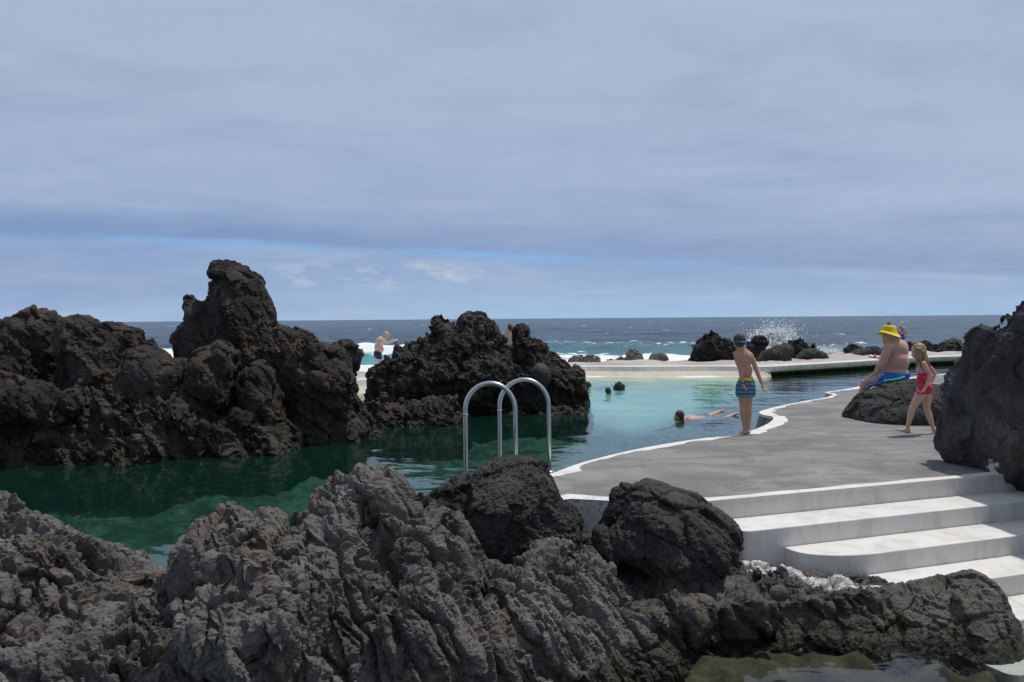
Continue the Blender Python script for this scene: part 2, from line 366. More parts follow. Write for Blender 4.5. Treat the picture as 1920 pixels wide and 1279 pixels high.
# ---- middle outcrop
GM = 'jagged lava rocks in the middle of the pool'; v = .036
rock('rock_outcrop', 'big jagged crown of clinkery lava standing behind the ladder', [
  inflate([(690,780),(698,725),(700,692),(716,688),(730,692),(746,656),(770,641),(800,637),(815,626),(822,600),(840,597),(852,606),(862,612),(869,600),(880,591),(905,591),(918,610),(934,628),(938,618),(945,636),(948,652),(962,654),(964,622),(970,614),(984,612),(985,632),(995,634),(1010,628),(1026,640),(1041,670),(1062,686),(1086,697),(1094,717),(1091,737),(1108,760),(1118,790),(1100,860),(690,900)], 19.3, 1.5, v, Rf=.7),
  ellipsoid(at(840,700,18.2), (1.0,.8,.7)), ellipsoid(at(900,720,17.9), (.8,.7,.6)), ellipsoid(at(1040,735,18.4), (.7,.6,.55)), ellipsoid(at(760,720,18.2), (.7,.7,.6))], v, 'aa', ROCK_AA, GM, .62, seed=21)
rock('rock_ledge', 'low brown ledge at the waterline in front of the jagged crown', [inflate([(640,830),(672,775),(700,752),(760,757),(800,748),(850,760),(872,785),(890,850),(640,900)], 16.3, .9, v*.8)], v*.8, 'aa', ROCK_AA, GM, .6, seed=22)
rock('rock_ledge', 'small low rocks at the waterline behind the ladder rails', [inflate([(860,800),(890,778),(930,770),(1000,768),(1060,760),(1100,765),(1100,830),(860,860)], 17.6, .5, v*.8)], v*.8, 'aa', ROCK_AA, GM, .5, seed=23)
rock('round_boulder', 'smooth grey round boulder lodged in the right flank of the jagged crown', [inflate([(990,705),(1000,685),(1020,678),(1035,690),(1038,712),(1022,735),(998,730)], 17.6, .3, v*.8)], v*.8, 'ball', ROCK_RT, GM, .6, seed=24)
for i, (poly, lab) in enumerate([([(1146,725),(1150,716),(1158,712),(1167,716),(1171,724),(1168,735),(1148,735)], 'larger dark stone poking out of the turquoise shallows'),
        ([(1134,735),(1138,729),(1144,730),(1146,738),(1136,741)], 'tiny dark stone poking out of the shallows'),
        ([(1088,725),(1095,716),(1106,717),(1110,726),(1090,735)], 'flat stone beside the right foot of the jagged crown')]):
    dd = on(poly[0][0], poly[0][1] + 3, POOL)[1]
    rock('stone', lab, [inflate(poly, dd, .12, .02)], .015, 'ball', ROCK_AA, 'stones in the shallow pool', .7, seed=25 + i)
# ---- foreground
GF = 'grey lava ridge in the foreground'; v = .0145
rock('rock_ridge', 'grey lava ridge falling from the left edge of the picture to the dip', [inflate([(-240,925),(-80,912),(0,926),(16,932),(42,936),(58,950),(70,976),(100,972),(130,990),(150,996),(200,1030),(222,1040),(240,1038),(268,1048),(290,1062),(335,1066),(400,1100),(470,1120),(520,1180),(560,1450),(-240,1450)], 5.1, .75, v, lean=.25, grow=.3, Rf=.5)], v, 'fg', ROCK_FG, GF, 1.0, seed=31)
rock('crag', 'twin rounded knob of grey lava between the dip and the main peak', [inflate([(330,1070),(340,1035),(350,1000),(364,965),(390,945),(420,937),(446,945),(456,962),(476,950),(500,944),(522,955),(537,970),(540,1030),(520,1120),(400,1150),(335,1110)], 5.35, .38, v)], v, 'fg', ROCK_FG, GF, .6, seed=32)
rock('rock_peak', 'highest grey brown lava peak in the foreground with vertical furrows', [inflate([(430,1070),(480,1010),(530,976),(575,945),(610,920),(640,893),(665,887),(680,890),(690,880),(705,875),(722,885),(735,905),(758,925),(766,941),(790,946),(830,970),(860,1000),(880,1030),(898,1056),(935,1150),(965,1450),(380,1450),(400,1150)], 5.3, .75, v, lean=.25, grow=.3, Rf=.55), ellipsoid(at(440,1150,4.6), (.32,.3,.28)), ellipsoid(at(500,1210,4.25), (.16,.15,.15))], v, 'fg', ROCK_FG, GF, .95, seed=33)
rock('rock_ridge', 'lower grey lava ridge with rounded humps, right of the main peak', [inflate([(880,1075),(897,1056),(915,1051),(945,1062),(966,1046),(990,1036),(1002,1022),(1040,1017),(1066,1030),(1092,1021),(1120,1034),(1150,1046),(1172,1080),(1200,1100),(1226,1116),(1246,1095),(1282,1099),(1306,1140),(1325,1172),(1335,1220),(1260,1300),(1080,1400),(1000,1450),(870,1450),(860,1200)], 5.85, .6, v, skew=.85, px0=1060, lean=.2, grow=.2, Rf=.6)], v, 'fg', ROCK_FG, GF, .9, seed=34)
GB = 'dark boulders between the lava ridge and the deck'
rock('boulder', 'big near black boulder in front of the steel ladder', [inflate([(775,960),(785,940),(820,915),(870,885),(910,870),(945,863),(990,867),(1030,885),(1046,905),(1056,930),(1080,950),(1090,978),(1086,1015),(1060,1050),(1000,1080),(900,1090),(840,1060),(790,1000)], 7.2, .62, v)], v, 'ball', ROCK_BL, GB, .9, seed=41)
rock('boulder', 'cracked dark boulder beside the white steps', [inflate([(1110,1015),(1125,985),(1148,955),(1158,925),(1180,907),(1220,899),(1262,910),(1312,930),(1348,960),(1374,995),(1380,1025),(1366,1058),(1330,1088),(1280,1115),(1200,1100),(1150,1068),(1118,1040)], 6.95, .55, v)], v, 'big', ROCK_BL, GB, .72, seed=42)
rock('rock_ledge', 'wet rock ledge between white steps and tide pool, humped at its right end', [inflate([(1300,1125),(1340,1100),(1400,1086),(1460,1084),(1520,1093),(1580,1092),(1630,1086),(1690,1078),(1740,1070),(1772,1058),(1812,1050),(1856,1070),(1884,1115),(1892,1165),(1906,1215),(1912,1260),(1890,1330),(1500,1350),(1420,1330),(1320,1300),(1300,1200)], 6.75, .45, v, skew=-.12, px0=1600, grow=.6, Rf=.8)], v, 'big', ROCK_GR, None, .7, seed=43)
# rubble floor under the boulders
def terrain(name, poly, zf, step, mat, kind='structure', amp=1, skirt=0):
    poly = np.array(poly); x0, y0 = poly.min(0); x1, y1 = poly.max(0)
    xs = np.arange(x0, x1 + step, step); ys = np.arange(y0, y1 + step, step); X, Y = np.meshgrid(xs, ys, indexing='ij')
    ins = np.zeros(X.shape, bool)
    for a, b in zip(poly, np.roll(poly, -1, 0)):
        c = ((a[1] > Y) != (b[1] > Y)); dz = b[1] - a[1]
        if dz != 0: ins ^= c & (X < (b[0] - a[0]) * (Y - a[1]) / dz + a[0])
    Z = zf(X.ravel(), Y.ravel()).reshape(X.shape)
    q = ins[:-1, :-1] & ins[1:, :-1] & ins[:-1, 1:] & ins[1:, 1:]
    ii = np.arange(X.size).reshape(X.shape); F = np.stack([ii[:-1, :-1][q], ii[1:, :-1][q], ii[1:, 1:][q], ii[:-1, 1:][q]], 1)
    u = np.unique(F); mp = np.zeros(X.size, int); mp[u] = np.arange(len(u))
    V = np.stack([X.ravel(), Y.ravel(), Z.ravel()], 1)[u]
    if skirt:
        G = mp[F]; e = np.vstack([G[:, [0, 1]], G[:, [1, 2]], G[:, [2, 3]], G[:, [3, 0]]]); key = np.sort(e, 1); _, inv, cnt = np.unique(key, axis=0, return_inverse=True, return_counts=True)
        e = e[cnt[inv.ravel()] == 1]; n0 = len(V); b = np.unique(e); lut = np.zeros(n0, int); lut[b] = np.arange(len(b)) + n0; lowv = V[b].copy(); lowv[:, 2] -= skirt
        V = np.vstack([V, lowv]); G = G.tolist() + np.stack([e[:, 1], e[:, 0], lut[e[:, 0]], lut[e[:, 1]]], 1).tolist()
        return tag(meshobj(name, V, G, mat), kind=kind)
    o = meshobj(name, V, mp[F].tolist(), mat)
    return tag(o, kind=kind)
def slab(poly, z0, z1):
    V, F = extrude(poly, z0, z1); return V, F
_rp = [(-1.0, 5.5), (.5, 5.9), (1.7, 6.3), (2.9, 6.5), (3.0, 7.0), (2.3, 7.3), (2.0, 7.75), (1.7, 8.0), (.7, 8.1), (-.4, 7.7)]
rock('rubble_ground', None, [slab(_rp, -1.3, -.46)] + [ellipsoid(np.array([x, y, -.52]), (rr, rr * .8, rr * .7)) for x, y, rr in ((1.75,6.9,.22),(2.2,6.85,.2),(1.3,6.6,.25),(2.6,6.75,.16),(.75,6.9,.3),(1.0,7.6,.25),(.6,7.5,.3),(1.9,7.15,.16), (2.35,6.98,.13), (2.55,7.0,.12), (2.1,7.05,.14))], .018, 'fg', ROCK_GR, None, .75, kind='structure', seed=44)
for i_, (px, py, z, rr, lab) in enumerate([(1312,1098,-.42,.028,'small white pebble on the brown rubble'), (1460,1112,-.40,.06,'grey angular stone on top of the wet rock ledge'), (1296,1104,-.42,.06,'dark stone beside the small white pebble')]):
    c_ = on(px, py, z); rock('stone', lab, [ellipsoid(c_, (rr * 1.2, rr, rr))], .008, 'ball', [LICH, ROCK_FG, ROCK_BL][i_], None, .12, seed=46 + i_)
# ---- right side
big_rock = rock('rock_outcrop', 'huge charcoal lava rock closing the view at the right edge', [inflate([(2250,470),(1990,520),(1916,551),(1890,572),(1868,585),(1864,600),(1832,607),(1810,625),(1800,650),(1794,668),(1780,682),(1764,702),(1754,735),(1760,770),(1752,810),(1748,836),(1762,858),(1800,884),(1850,905),(1880,935),(1912,975),(1950,1060),(2250,1150)], 9.2, 1.0,   .02, skew=-1.0, px0=1850, Rf=.55, back=.12)], .02, 'big', ROCK_RT, None, .55, seed=51)
def hit(px, py):
    d_ = Vector(ray(px, py)).normalized(); ok_, co, _, _ = big_rock.ray_cast(Vector((0, 0, CAMZ)) - big_rock.location, d_)
    return np.array(co + big_rock.location) if ok_ else at(px, py, 9)
big_rock.data.materials[0] = rockmat('painted_charcoal_lava', (.022, .021, .021), (.055, .052, .05), (.125, .12, .116), (.08, .058, .042), .4, sc=1.1, lichen=.25, slop=[
    (hit(1790, 742), hit(1797, 762), (.03, .075, .15), 7.0, .56), (hit(1818, 775), hit(1822, 787), (.03, .085, .17), 7.0, .56), (hit(1803, 775), hit(1806, 782), (.03, .07, .13), 8.0, .57),
    (hit(1858, 872), hit(1872, 905), (.70, .69, .66), 4.5, .46), (hit(1872, 905), hit(1900, 955), (.55, .53, .50), 6, .50)])
rock('rock_mound', 'low dark rock with cracked folds that the man sits on', [inflate([(1572,790),(1580,772),(1602,750),(1630,731),(1660,719),(1692,709),(1722,706),(1765,716),(1830,730),(1860,840),(1750,850),(1640,830),(1590,810)], 13.7, 1.0, .022, skew=-.25)], .022, 'big', ROCK_RT, None, .5, seed=52)
# ---- rocks on the far walk and in the sea
GW = 'dark boulders lying on the far walkway'; v = .032
for i, (poly, D, T, m, st, lab) in enumerate([
 ([(1288,682),(1293,668),(1302,645),(1315,630),(1330,625),(1342,630),(1347,642),(1356,627),(1370,636),(1388,655),(1396,682)], 33, .7, ROCK_FAR, 'far', 'black twin topped rock left of the boy on the far walkway'),
 ([(1393,680),(1400,642),(1418,631),(1432,640),(1440,655),(1440,680)], 34.6, .6, ROCK_FAR, 'far', 'black craggy rock just right of the boy\'s head'),
 ([(1408,682),(1428,656),(1455,646),(1472,639),(1484,648),(1488,664),(1480,685),(1440,686)], 32.2, .5, ROCK_RT, 'ball', 'smooth dark grey boulder below the burst of spray'),
 ([(1468,670),(1477,642),(1493,634),(1510,640),(1523,652),(1520,676),(1480,680)], 34.6, .6, ROCK_FAR, 'far', 'jagged black rock right of the burst of spray'),
 ([(1484,674),(1505,652),(1526,650),(1546,662),(1553,675),(1500,680)], 33.6, .5, ROCK_RT, 'ball', 'flat grey boulder right of the jagged black rock'),
 ([(1572,672),(1588,657),(1600,647),(1618,655),(1616,670)], 38, .5, ROCK_FAR, 'far', 'small black rock left of the long dark boulder near the seated man'),
 ([(1582,672),(1602,655),(1640,645),(1652,658),(1660,672)], 37, .5, ROCK_RT, 'ball', 'long dark boulder on the walkway left of the seated man'),
 ([(1650,668),(1660,650),(1672,645),(1684,655),(1690,668)], 40, .5, ROCK_FAR, 'far', 'dark rock half hidden behind the seated man'),
 ([(1690,668),(1702,648),(1725,640),(1748,644),(1770,655),(1775,668)], 42, .6, ROCK_FAR, 'far', 'broad row of dark rock behind the girl\'s head'),
 ([(1750,668),(1762,646),(1780,650),(1795,660),(1800,670)], 41, .5, ROCK_FAR, 'far', 'dark rock just right of the girl\'s hair'),
 ([(1755,662),(1765,640),(1785,634),(1800,640),(1822,645),(1835,664)], 46, .6, ROCK_SEA, 'far', 'brownish rock beyond the others beside the big right rock')]):
    rock('boulder', lab, [inflate(poly, D, T, v)], v, st, m, GW, .8, seed=60 + i)
rock('boulder', 'dark rock at the sea edge that the bald man stands on', [inflate([(694,730),(698,703),(706,695),(720,694),(734,700),(742,730)], 37, .45, .03)], .03, 'aa', ROCK_AA, None, .25, seed=79)
GS = 'wet rocks awash in the surf'
for i, (poly, lab) in enumerate([
 ([(1062,690),(1066,664),(1078,658),(1090,662),(1094,690)], 'pale brown rock in the surf nearest the jagged crown'),
 ([(1090,690),(1094,668),(1108,661),(1124,664),(1130,690)], 'brown rock with white water running off its top'),
 ([(1132,692),(1140,672),(1152,676),(1164,692)], 'low black rock in the white foam'),
 ([(1168,680),(1174,658),(1190,652),(1204,658),(1210,680)], 'rounded grey rock out in the foam'),
 ([(1212,680),(1222,660),(1238,655),(1250,662),(1255,680)], 'farthest right brown rock awash in the foam'),
 ([(1155,692),(1160,667),(1168,664),(1174,690)], 'small brown rock between the larger surf rocks')]):
    rock('sea_rock', lab, [inflate([(x_, y_ + (5 if y_ < 668 else 0)) for x_, y_ in poly], 60 + i % 3, .8, .06)], .06, 'far', ROCK_SEA if i != 2 else ROCK_FAR, GS, .85, seed=90 + 3 * i)

# ------------------------------------------------------------------ deck, steps, far walk
def concrete():
    n = N('grey_concrete'); p = n.pos((1, 1.0, 1)); a = n.noise(p, .9, 8, .62, .8); b = n.noise(p, 30, 5, .7); st = n.noise(n.pos((.6, 1.3, 1)), 1.5, 8, .68, .9)
    c = n.ramp(a, [(.34, (.135, .126, .119)), (.5, (.215, .203, .192)), (.66, (.29, .276, .263))])
    c = n.mix(n.ramp(st, [(.50, 0.0), (.535, .6)]), c, (.095, .086, .082))
    c = n.mix(n.ramp(n.noise(p, 1.7, 9, .75, .3), [(.60, 0.0), (.66, .35)]), c, (.36, .35, .34))
    c = n.mix(.28, c, n.ramp(b, [(.3, (.10, .09, .09)), (.7, (.36, .35, .34))]))
    cr = n.vor(n.mix(.4, p, n.n('TexNoise', Scale=3.0).outputs['Color']), .9, 'DISTANCE_TO_EDGE')
    c = n.mix(n.math('MULTIPLY', n.ramp(cr, [(.0, .6), (.005, 0.0)]), n.ramp(n.noise(p, .8, 3), [(.54, 0.0), (.6, 1.0)])), c, (.05, .045, .04))
    n.pr(c, .8, n.bump(n.math('ADD', b, n.math('MULTIPLY', a, 2)), .5, .008)); return n.m
def whitepaint(name, chip=.60, base=(.75, .72, .675), under=(.33, .31, .29)):
    n = N(name); p = n.pos(); a = n.noise(p, 2.2, 6, .6); f = n.noise(p, 26, 7, .72, .4)
    c = n.mix(n.ramp(a, [(.35, 0.0), (.7, .5)]), base, tuple(x * .86 for x in base))
    c = n.mix(n.ramp(f, [(chip, 0.0), (chip + .04, 1.0)]), c, under)
    c = n.mix(n.ramp(n.noise(n.pos((1, 1, .35)), 3.5, 8, .72, .6), [(.47, 0.0), (.70, .65)]), c, (.44, .41, .36))
    c = n.mix(n.ramp(n.noise(p, 55, 5, .8), [(.60, 0.0), (.72, .6)]), c, (.35, .32, .29))
    cr = n.vor(n.mix(.45, p, n.n('TexNoise', Scale=2.0).outputs['Color']), .8, 'DISTANCE_TO_EDGE')
    c = n.mix(n.math('MULTIPLY', n.ramp(cr, [(.0, .5), (.004, 0.0)]), n.ramp(n.noise(p, 1.1, 3), [(.56, 0.0), (.60, 1.0)])), c, (.25, .22, .19))
    n.pr(c, .7, n.bump(f, .35, .006)); return n.m
CONC = concrete(); WHITE = whitepaint('white_paint', .70); WORN = whitepaint('worn_white_paint', .55, (.76, .76, .75), (.36, .33, .30))
edge_px = [(930,925),(985,905),(1040,888),(1100,867),(1200,843),(1300,826),(1390,814),(1425,803),(1446,792),(1450,783),(1432,779),(1424,774),(1440,768),(1470,761),(1510,753),(1545,747),(1562,741),(1548,737),(1570,733),(1600,728),(1630,721),(1680,712),(1760,703),(1900,694),(2300,690)]
E = [on(x, y, 0)[:2] for x, y in edge_px]; E = [np.array(p) for p in smoothline(E, 6)]
S0 = on(1330, 941, 0)[:2]; S1 = on(1870, 891, 0)[:2]; sd = (S1 - S0) / np.linalg.norm(S1 - S0); sn = np.array([sd[1], -sd[0]])
front = [S0 + sd * 9.0, S0, on(1240, 945, 0)[:2], on(1150, 940, 0)[:2], on(1070, 936, 0)[:2], on(1000, 945, 0)[:2]]
deckpoly = E + [np.array([16, 24]), np.array([16, 12])] + front
n_e = len(E)
def deck():
    V = [(p[0], p[1], 0) for p in deckpoly]; F = [list(range(len(V)))]; fm = [0]
    # walls
    k = len(V); nn = [None] * k; cen = np.mean(deckpoly, 0)
    for i in range(k):
        d = deckpoly[(i + 1) % k] - deckpoly[i - 1]; d /= np.linalg.norm(d); nn[i] = np.array([-d[1], d[0]])
    base = len(V)
    for i, p in enumerate(deckpoly):
        out = (.10 + .34 * math.exp(-((i - 49) / 6.0) ** 2)) if i < n_e else .02
        q = p + nn[i] * out; V.append((q[0], q[1], -.42 if i < n_e else -.5)); 
    for i, p in enumerate(deckpoly):
        q = p + nn[i] * (.5 if i < n_e else .05); V.append((q[0], q[1], -2.6))
    for i in range(k):
        j = (i + 1) % k
        F.append([i, j, base + j, base + i]); fm.append(0 if i < n_e - 1 else (1 if i < n_e + 3 else 2))
        F.append([base + i, base + j, base + k + j, base + k + i]); fm.append(0)
    # painted rim, a raised bead of white paint of uneven width
    b0 = len(V); Wd = []
    for i, p in enumerate(E):
        t = i / n_e; w = .09 + .10 * float(fbm(np.array([[i * .23, .5, 3.1]]), 4, .7)[0])
        if 36 < i < 72: w += .10
        q = p - nn[i] * max(w, .05); V += [(*(p + nn[i] * .012), -.03), (*(p + nn[i] * .006), .012), (*q, .006), (*q, -.01)]
    for i in range(n_e - 1):
        a = b0 + 4 * i; b = a + 4
        for u in range(3): F.append([a + u, b + u, b + u + 1, a + u + 1]); fm.append(1)
    # painted strip above the steps
    b0 = len(V); fr = [S0 - sd * .18, S0, S0 + sd * 1.7, S0 + sd * 9.0]
    L = 40
    for i in range(L + 1):
        s = -.2 + 9.0 * i / L; w = .13 + .015 * math.sin(i * 1.7)
        p = S0 + sd * s
        V += [(*(p + sn * .01), -.03), (*(p + sn * .008), .01), (*(p - sn * w), .006), (*(p - sn * w), -.01)]
    for i in range(L):
        a = b0 + 4 * i; b = a + 4
        for u in range(3): F.append([a + u, b + u, b + u + 1, a + u + 1]); fm.append(1)
    # splashed paint at the lip by the boulders
    b0 = len(V); P = front[1:]
    for i, p in enumerate(P):
        V += [(*(p + np.array([0, -.01])), .006), (*(p + np.array([0, .16 + .05 * (i % 2)])), .005)]
    for i in range(len(P) - 1): F.append([b0 + 2 * i, b0 + 2 * i + 1, b0 + 2 * i + 3, b0 + 2 * i + 2]); fm.append(2)
    o = meshobj('deck', V, F, [CONC, WHITE, WORN], smooth=False, fm=fm); fixn(o)
    bm = bmesh.new(); bm.from_mesh(o.data); bmesh.ops.triangulate(bm, faces=[f for f in bm.faces if len(f.verts) > 4]); bm.to_mesh(o.data); bm.free()
    return tag(o, kind='structure')
deck()
# steps
st_root = empty('steps', (*(S0 + sd * 2 + sn), LOW), 'broad white painted concrete steps going down from the deck to the lower pool', 'steps')
RISE = .17; TRD = .445
def wobble_box(i):
    s0 = [.04, .46, .95, 1.0, 1.0][i]; top = -RISE * (i + 1); f = TRD * (i + 1); b = f - TRD - .06
    pl = []
    if i == 1:
        for k in range(9):
            a = math.pi / 2 * k / 8; pl.append((s0 + .62 - .62 * math.sin(a) ** 1.0, f - .33 + .33 * (1 - (math.sin(a))) if False else f - .33 * (1 - math.cos(a))))
        pl = pl + [(s0, b)]
    else:
        for k in range(5):
            a = math.pi / 2 * k / 4; pl.append((s0 + .09 * (1 - math.sin(a)), f - .09 * (1 - math.cos(a))))
        pl += [(s0, b)]
    pl = pl + [(8.5, b), (8.5, f)]
    W = [S0 + sd * a + sn * c for a, c in pl]
    bm = bmesh.new(); V, F = extrude(W, -1.9, top); vs = [bm.verts.new(x) for x in V]
    for q in F: bm.faces.new([vs[j] for j in q])
    bmesh.ops.recalc_face_normals(bm, faces=bm.faces)
    ed = [e for e in bm.edges if e.verts[0].co.z > top - .01 and e.verts[1].co.z > top - .01]
    bmesh.ops.bevel(bm, geom=ed, offset=.009, segments=2, affect='EDGES', profile=.6)
    b0 = np.array(st_root.location)
    for v_ in bm.verts: v_.co -= Vector(b0)
    me = bpy.data.meshes.new('step'); bm.to_mesh(me); bm.free()
    return link('step', me, WHITE, st_root, smooth=False)
for i in range(5): wobble_box(i)
# far walk
def beige():
    n = N('beige_concrete'); p = n.pos(); a = n.noise(p, .5, 7, .65, .5); b = n.noise(p, 9, 5, .7)
    c = n.ramp(a, [(.35, (.30, .255, .22)), (.5, (.43, .385, .345)), (.65, (.52, .48, .45))])
    c = n.mix(n.ramp(n.noise(n.pos((1, 3, 1)), .9, 7, .7), [(.56, 0.0), (.64, .5)]), c, (.25, .21, .18))
    n.pr(c, .85, n.bump(b, .4, .02)); return n.m
def seawall():
    n = N('stained_wall'); p = n.pos((1, 1, 2)); z = n.sep(n.n('NewGeometry').outputs['Position'])[2]
    f = n.noise(p, 2.2, 7, .7); zz = n.math('ADD', z, n.math('MULTIPLY', n.math('SUBTRACT', f, .5), .25))
    c = n.ramp(n.math('MULTIPLY_ADD', zz, 2.0, 1.0, clamp=True), [(.38, (.018, .017, .012)), (.52, (.06, .052, .03)), (.62, (.30, .26, .18)), (.82, (.52, .48, .40)), (.93, (.72, .71, .68))])
    c = n.mix(n.ramp(n.noise(p, 5, 6, .7), [(.55, 0.0), (.66, .7)]), c, (.16, .13, .08))
    n.pr(c, .8, n.bump(f, .5, .04)); return n.m
BEIGE = beige(); SWALL = seawall()
LIP = whitepaint('weathered_white_rim', .52, (.74, .72, .68), (.50, .44, .36))
W_f = smoothline([on(x, y, 0)[:2] for x, y in [(420,717),(560,716),(700,713),(900,699),(1080,689),(1200,689),(1330,688),(1432,689),(1490,686),(1560,682),(1640,677),(1720,672),(1800,669),(1920,667),(2150,668)]], 6)
W_b = smoothline([on(x, y, 0)[:2] for x, y in [(420,702),(560,700),(700,697),(900,687),(1080,677),(1200,675),(1330,672),(1432,669),(1490,667),(1560,664),(1640,661),(1720,658),(1800,657),(1920,656),(2150,656)]], 6)
def walkway():
    V = []; F = []; fm = []; n = len(W_f)
    for i in range(n):
        f = W_f[i]; b = W_b[i]; d = W_f[min(i + 1, n - 1)] - W_f[max(i - 1, 0)]; d /= np.linalg.norm(d); o = np.array([d[1], -d[0]])
        px = i / (n - 1); under = 0
        wz = sstep(.48, .54, np.array(px)); slope = .35 * (1 - wz)      # left: sloping white apron; right: undercut wall
        wv = .04 * math.sin(i * .7) + .03 * math.sin(i * 1.9)
        V += [(*b, -2.2), (*(b + (0, -.1)), -.02 + wv), (*(f - o * (1.2 + 3 * wv)), .0), (*(f - o * .55), .03), (*f, .02),
              (*(f + o * slope * .2), -.13 - .02 * wz), (*(f + o * (slope * 1.0 - .25 * wz)), -.28 + .08 * wz), (*(f + o * (slope * 2.2 - .45 * wz)), -.36), (*(f + o * (slope * 3 - .4 * wz)), -2.5)]
    for i in range(n - 1):
        for u in range(8):
            F.append([9 * i + u, 9 * i + u + 1, 9 * i + 10 + u, 9 * i + 9 + u])
            right = i > .5 * n
            fm.append([2, 0, 0, 1, 2 if right else 1, 2 if right else 3, 2 if right else 3, 2 if right else 3][u])
    o = meshobj('walkway', V, F, [BEIGE, LIP, SWALL, plain('pale_sand', (.60, .53, .42), .9, .25, 3, bump=.3)], smooth=False, fm=fm); fixn(o); return tag(o, kind='structure')
walkway()
# ------------------------------------------------------------------ pool floors
def deepz(x, y):
    p = np.stack([x, y, x * 0], 1); return -.98 + .14 * fbm(p * .5, 3) + .10 * ridged(p * 1.3, 3)
def inpoly(x, y, poly):
    ins = np.zeros(len(x), bool)
    for a, b in zip(poly, poly[1:] + poly[:1]):
        if a[1] != b[1]: ins ^= ((a[1] > y) != (b[1] > y)) & (x < (b[0] - a[0]) * (y - a[1]) / (b[1] - a[1]) + a[0])
    return ins
def blurred(x, y, poly, rx, ry):
    m = 0
    for dx in np.linspace(-rx, rx, 5):
        for dy in np.linspace(-ry, ry, 5): m = m + inpoly(x + dx, y + dy, poly) / 25
    return m
shp = [tuple(on(x, y, -.5)[:2]) for x, y in [(1020,775),(1110,781),(1185,792),(1240,782),(1310,762),(1380,742),(1440,722),(1440,696),(1100,696),(640,696),(640,740)]]
def floorz(x, y):
    m = blurred(x, y, shp, .35, .7); p = np.stack([x, y, x * 0], 1)
    return deepz(x, y) * (1 - m) + m * (-.48 + .05 * fbm(p * .4, 3) + np.clip((y - 25) * .06, 0, .4))
def poolfloor():
    n = N('pool_floor'); p = n.pos(src='World'); a = n.noise(p, .55, 6, .6, .7); s1 = n.vor(p, 1.9, 'F1'); s2 = n.noise(p, 3.5, 6, .65)
    c = n.ramp(n.math('ADD', n.math('MULTIPLY', a, .5), n.math('MULTIPLY', s2, .5)), [(.37, (.008, .020, .013)), (.46, (.026, .058, .040)), (.56, (.13, .19, .145))])
    c = n.mix(n.ramp(s1, [(.0, .5), (.35, 0.0)]), c, (.02, .04, .025))
    d = n.ramp(n.noise(p, .5, 6, .65, .4), [(.3, (.50, .62, .58)), (.5, (.74, .82, .76)), (.7, (.84, .88, .82))])
    d = n.mix(n.ramp(n.noise(p, .33, 5, .6), [(.57, 0.0), (.62, .75)]), d, (.14, .16, .15))
    at_ = n.n('Attribute'); at_.attribute_name = 'shelf'
    n.pr(n.mix(at_.outputs['Fac'], c, d), .9); return n.m
o = terrain('pool_bottom', [(-16, 4.8), (-1, 5.2), (-.4, 7.6), (.3, 8.1), (12, 11), (20, 20), (26, 38), (-12, 32), (-16, 16)], floorz, .16, poolfloor())
V = getV(o.data); a_ = o.data.attributes.new('shelf', 'FLOAT', 'POINT'); a_.data.foreach_set('value', blurred(V[:, 0], V[:, 1], shp, .2, .4).astype(np.float32))
def tidefloor():
    n = N('tide_pool_floor'); p = n.pos(src='World'); f = n.noise(p, 7, 8, .7, .5); g = n.noise(p, 1.4, 5)
    c = n.ramp(n.math('ADD', n.math('MULTIPLY', f, .6), n.math('MULTIPLY', g, .4)), [(.36, (.014, .012, .007)), (.5, (.045, .037, .018)), (.64, (.11, .09, .042))])
    x = n.sep(n.n('NewGeometry').outputs['Position'])[0]
    w = n.ramp(n.math('ADD', n.math('MULTIPLY', x, .1), n.math('MULTIPLY', n.math('SUBTRACT', g, .5), .05)), [(.355, 0.0), (.375, 1.0)])
    c = n.mix(w, c, (.60, .70, .68)); n.pr(c, .85, n.bump(f, .6, .03)); return n.m
def tidez(x, y):
    p = np.stack([x, y, x * 0], 1); return -1.15 + .12 * ridged(p * 1.3, 3) * (x < 3.4) + .2 * sstep(5.2, 6.6, y) * (x < 3.4)
terrain('tide_pool_bottom', [(-2.5, 1.2), (8, 1.2), (8, 8.5), (3.4, 7.2), (1.4, 6.9), (-.5, 5.7), (-2.5, 4.8)], tidez, .04, tidefloor())
# ------------------------------------------------------------------ water
def poolwater(name, tint, sc, amp, rough=.015, stretch=(.55, 1, 1), murk=None, mw=.3):
    n = N(name); p = n.pos(stretch, (0, 0, .15), src='World')
    h = n.math('ADD', n.noise(p, sc, 3, .5, .3), n.math('MULTIPLY', n.noise(p, sc * .23, 2, .5), 1.6))
    h = n.math('ADD', h, n.math('MULTIPLY', n.noise(n.pos(src='World'), sc * 5, 2, .5), .04))
    nb = n.bump(h, 1.0, amp)
    fr = n.n('Fresnel'); fr.inputs['IOR'].default_value = 1.33; n.set(fr.inputs['Normal'], nb)
    tr = n.n('BsdfTransparent'); n.set(tr.inputs['Color'], tint)
    gl = n.n('BsdfGlossy'); gl.inputs['Roughness'].default_value = rough; n.set(gl.inputs['Normal'], nb); n.set(gl.inputs['Color'], (.92, .95, .97))
    mx = n.n('MixShader'); n.set(mx.inputs[0], fr.outputs[0]); 
    if murk:
        df = n.n('BsdfDiffuse'); n.set(df.inputs['Color'], murk); m2 = n.n('MixShader')
        if mw == 'depth':
            at_ = n.n('Attribute'); at_.attribute_name = 'depth'; n.set(m2.inputs[0], at_.outputs['Fac'])
        else: m2.inputs[0].default_value = mw
        n.t.links.new(tr.outputs[0], m2.inputs[1]); n.t.links.new(df.outputs[0], m2.inputs[2]); tr = m2
    n.t.links.new(tr.outputs[0], mx.inputs[1]); n.t.links.new(gl.outputs[0], mx.inputs[2])
    n.t.links.new(mx.outputs[0], n.out.inputs['Surface']); return n.m
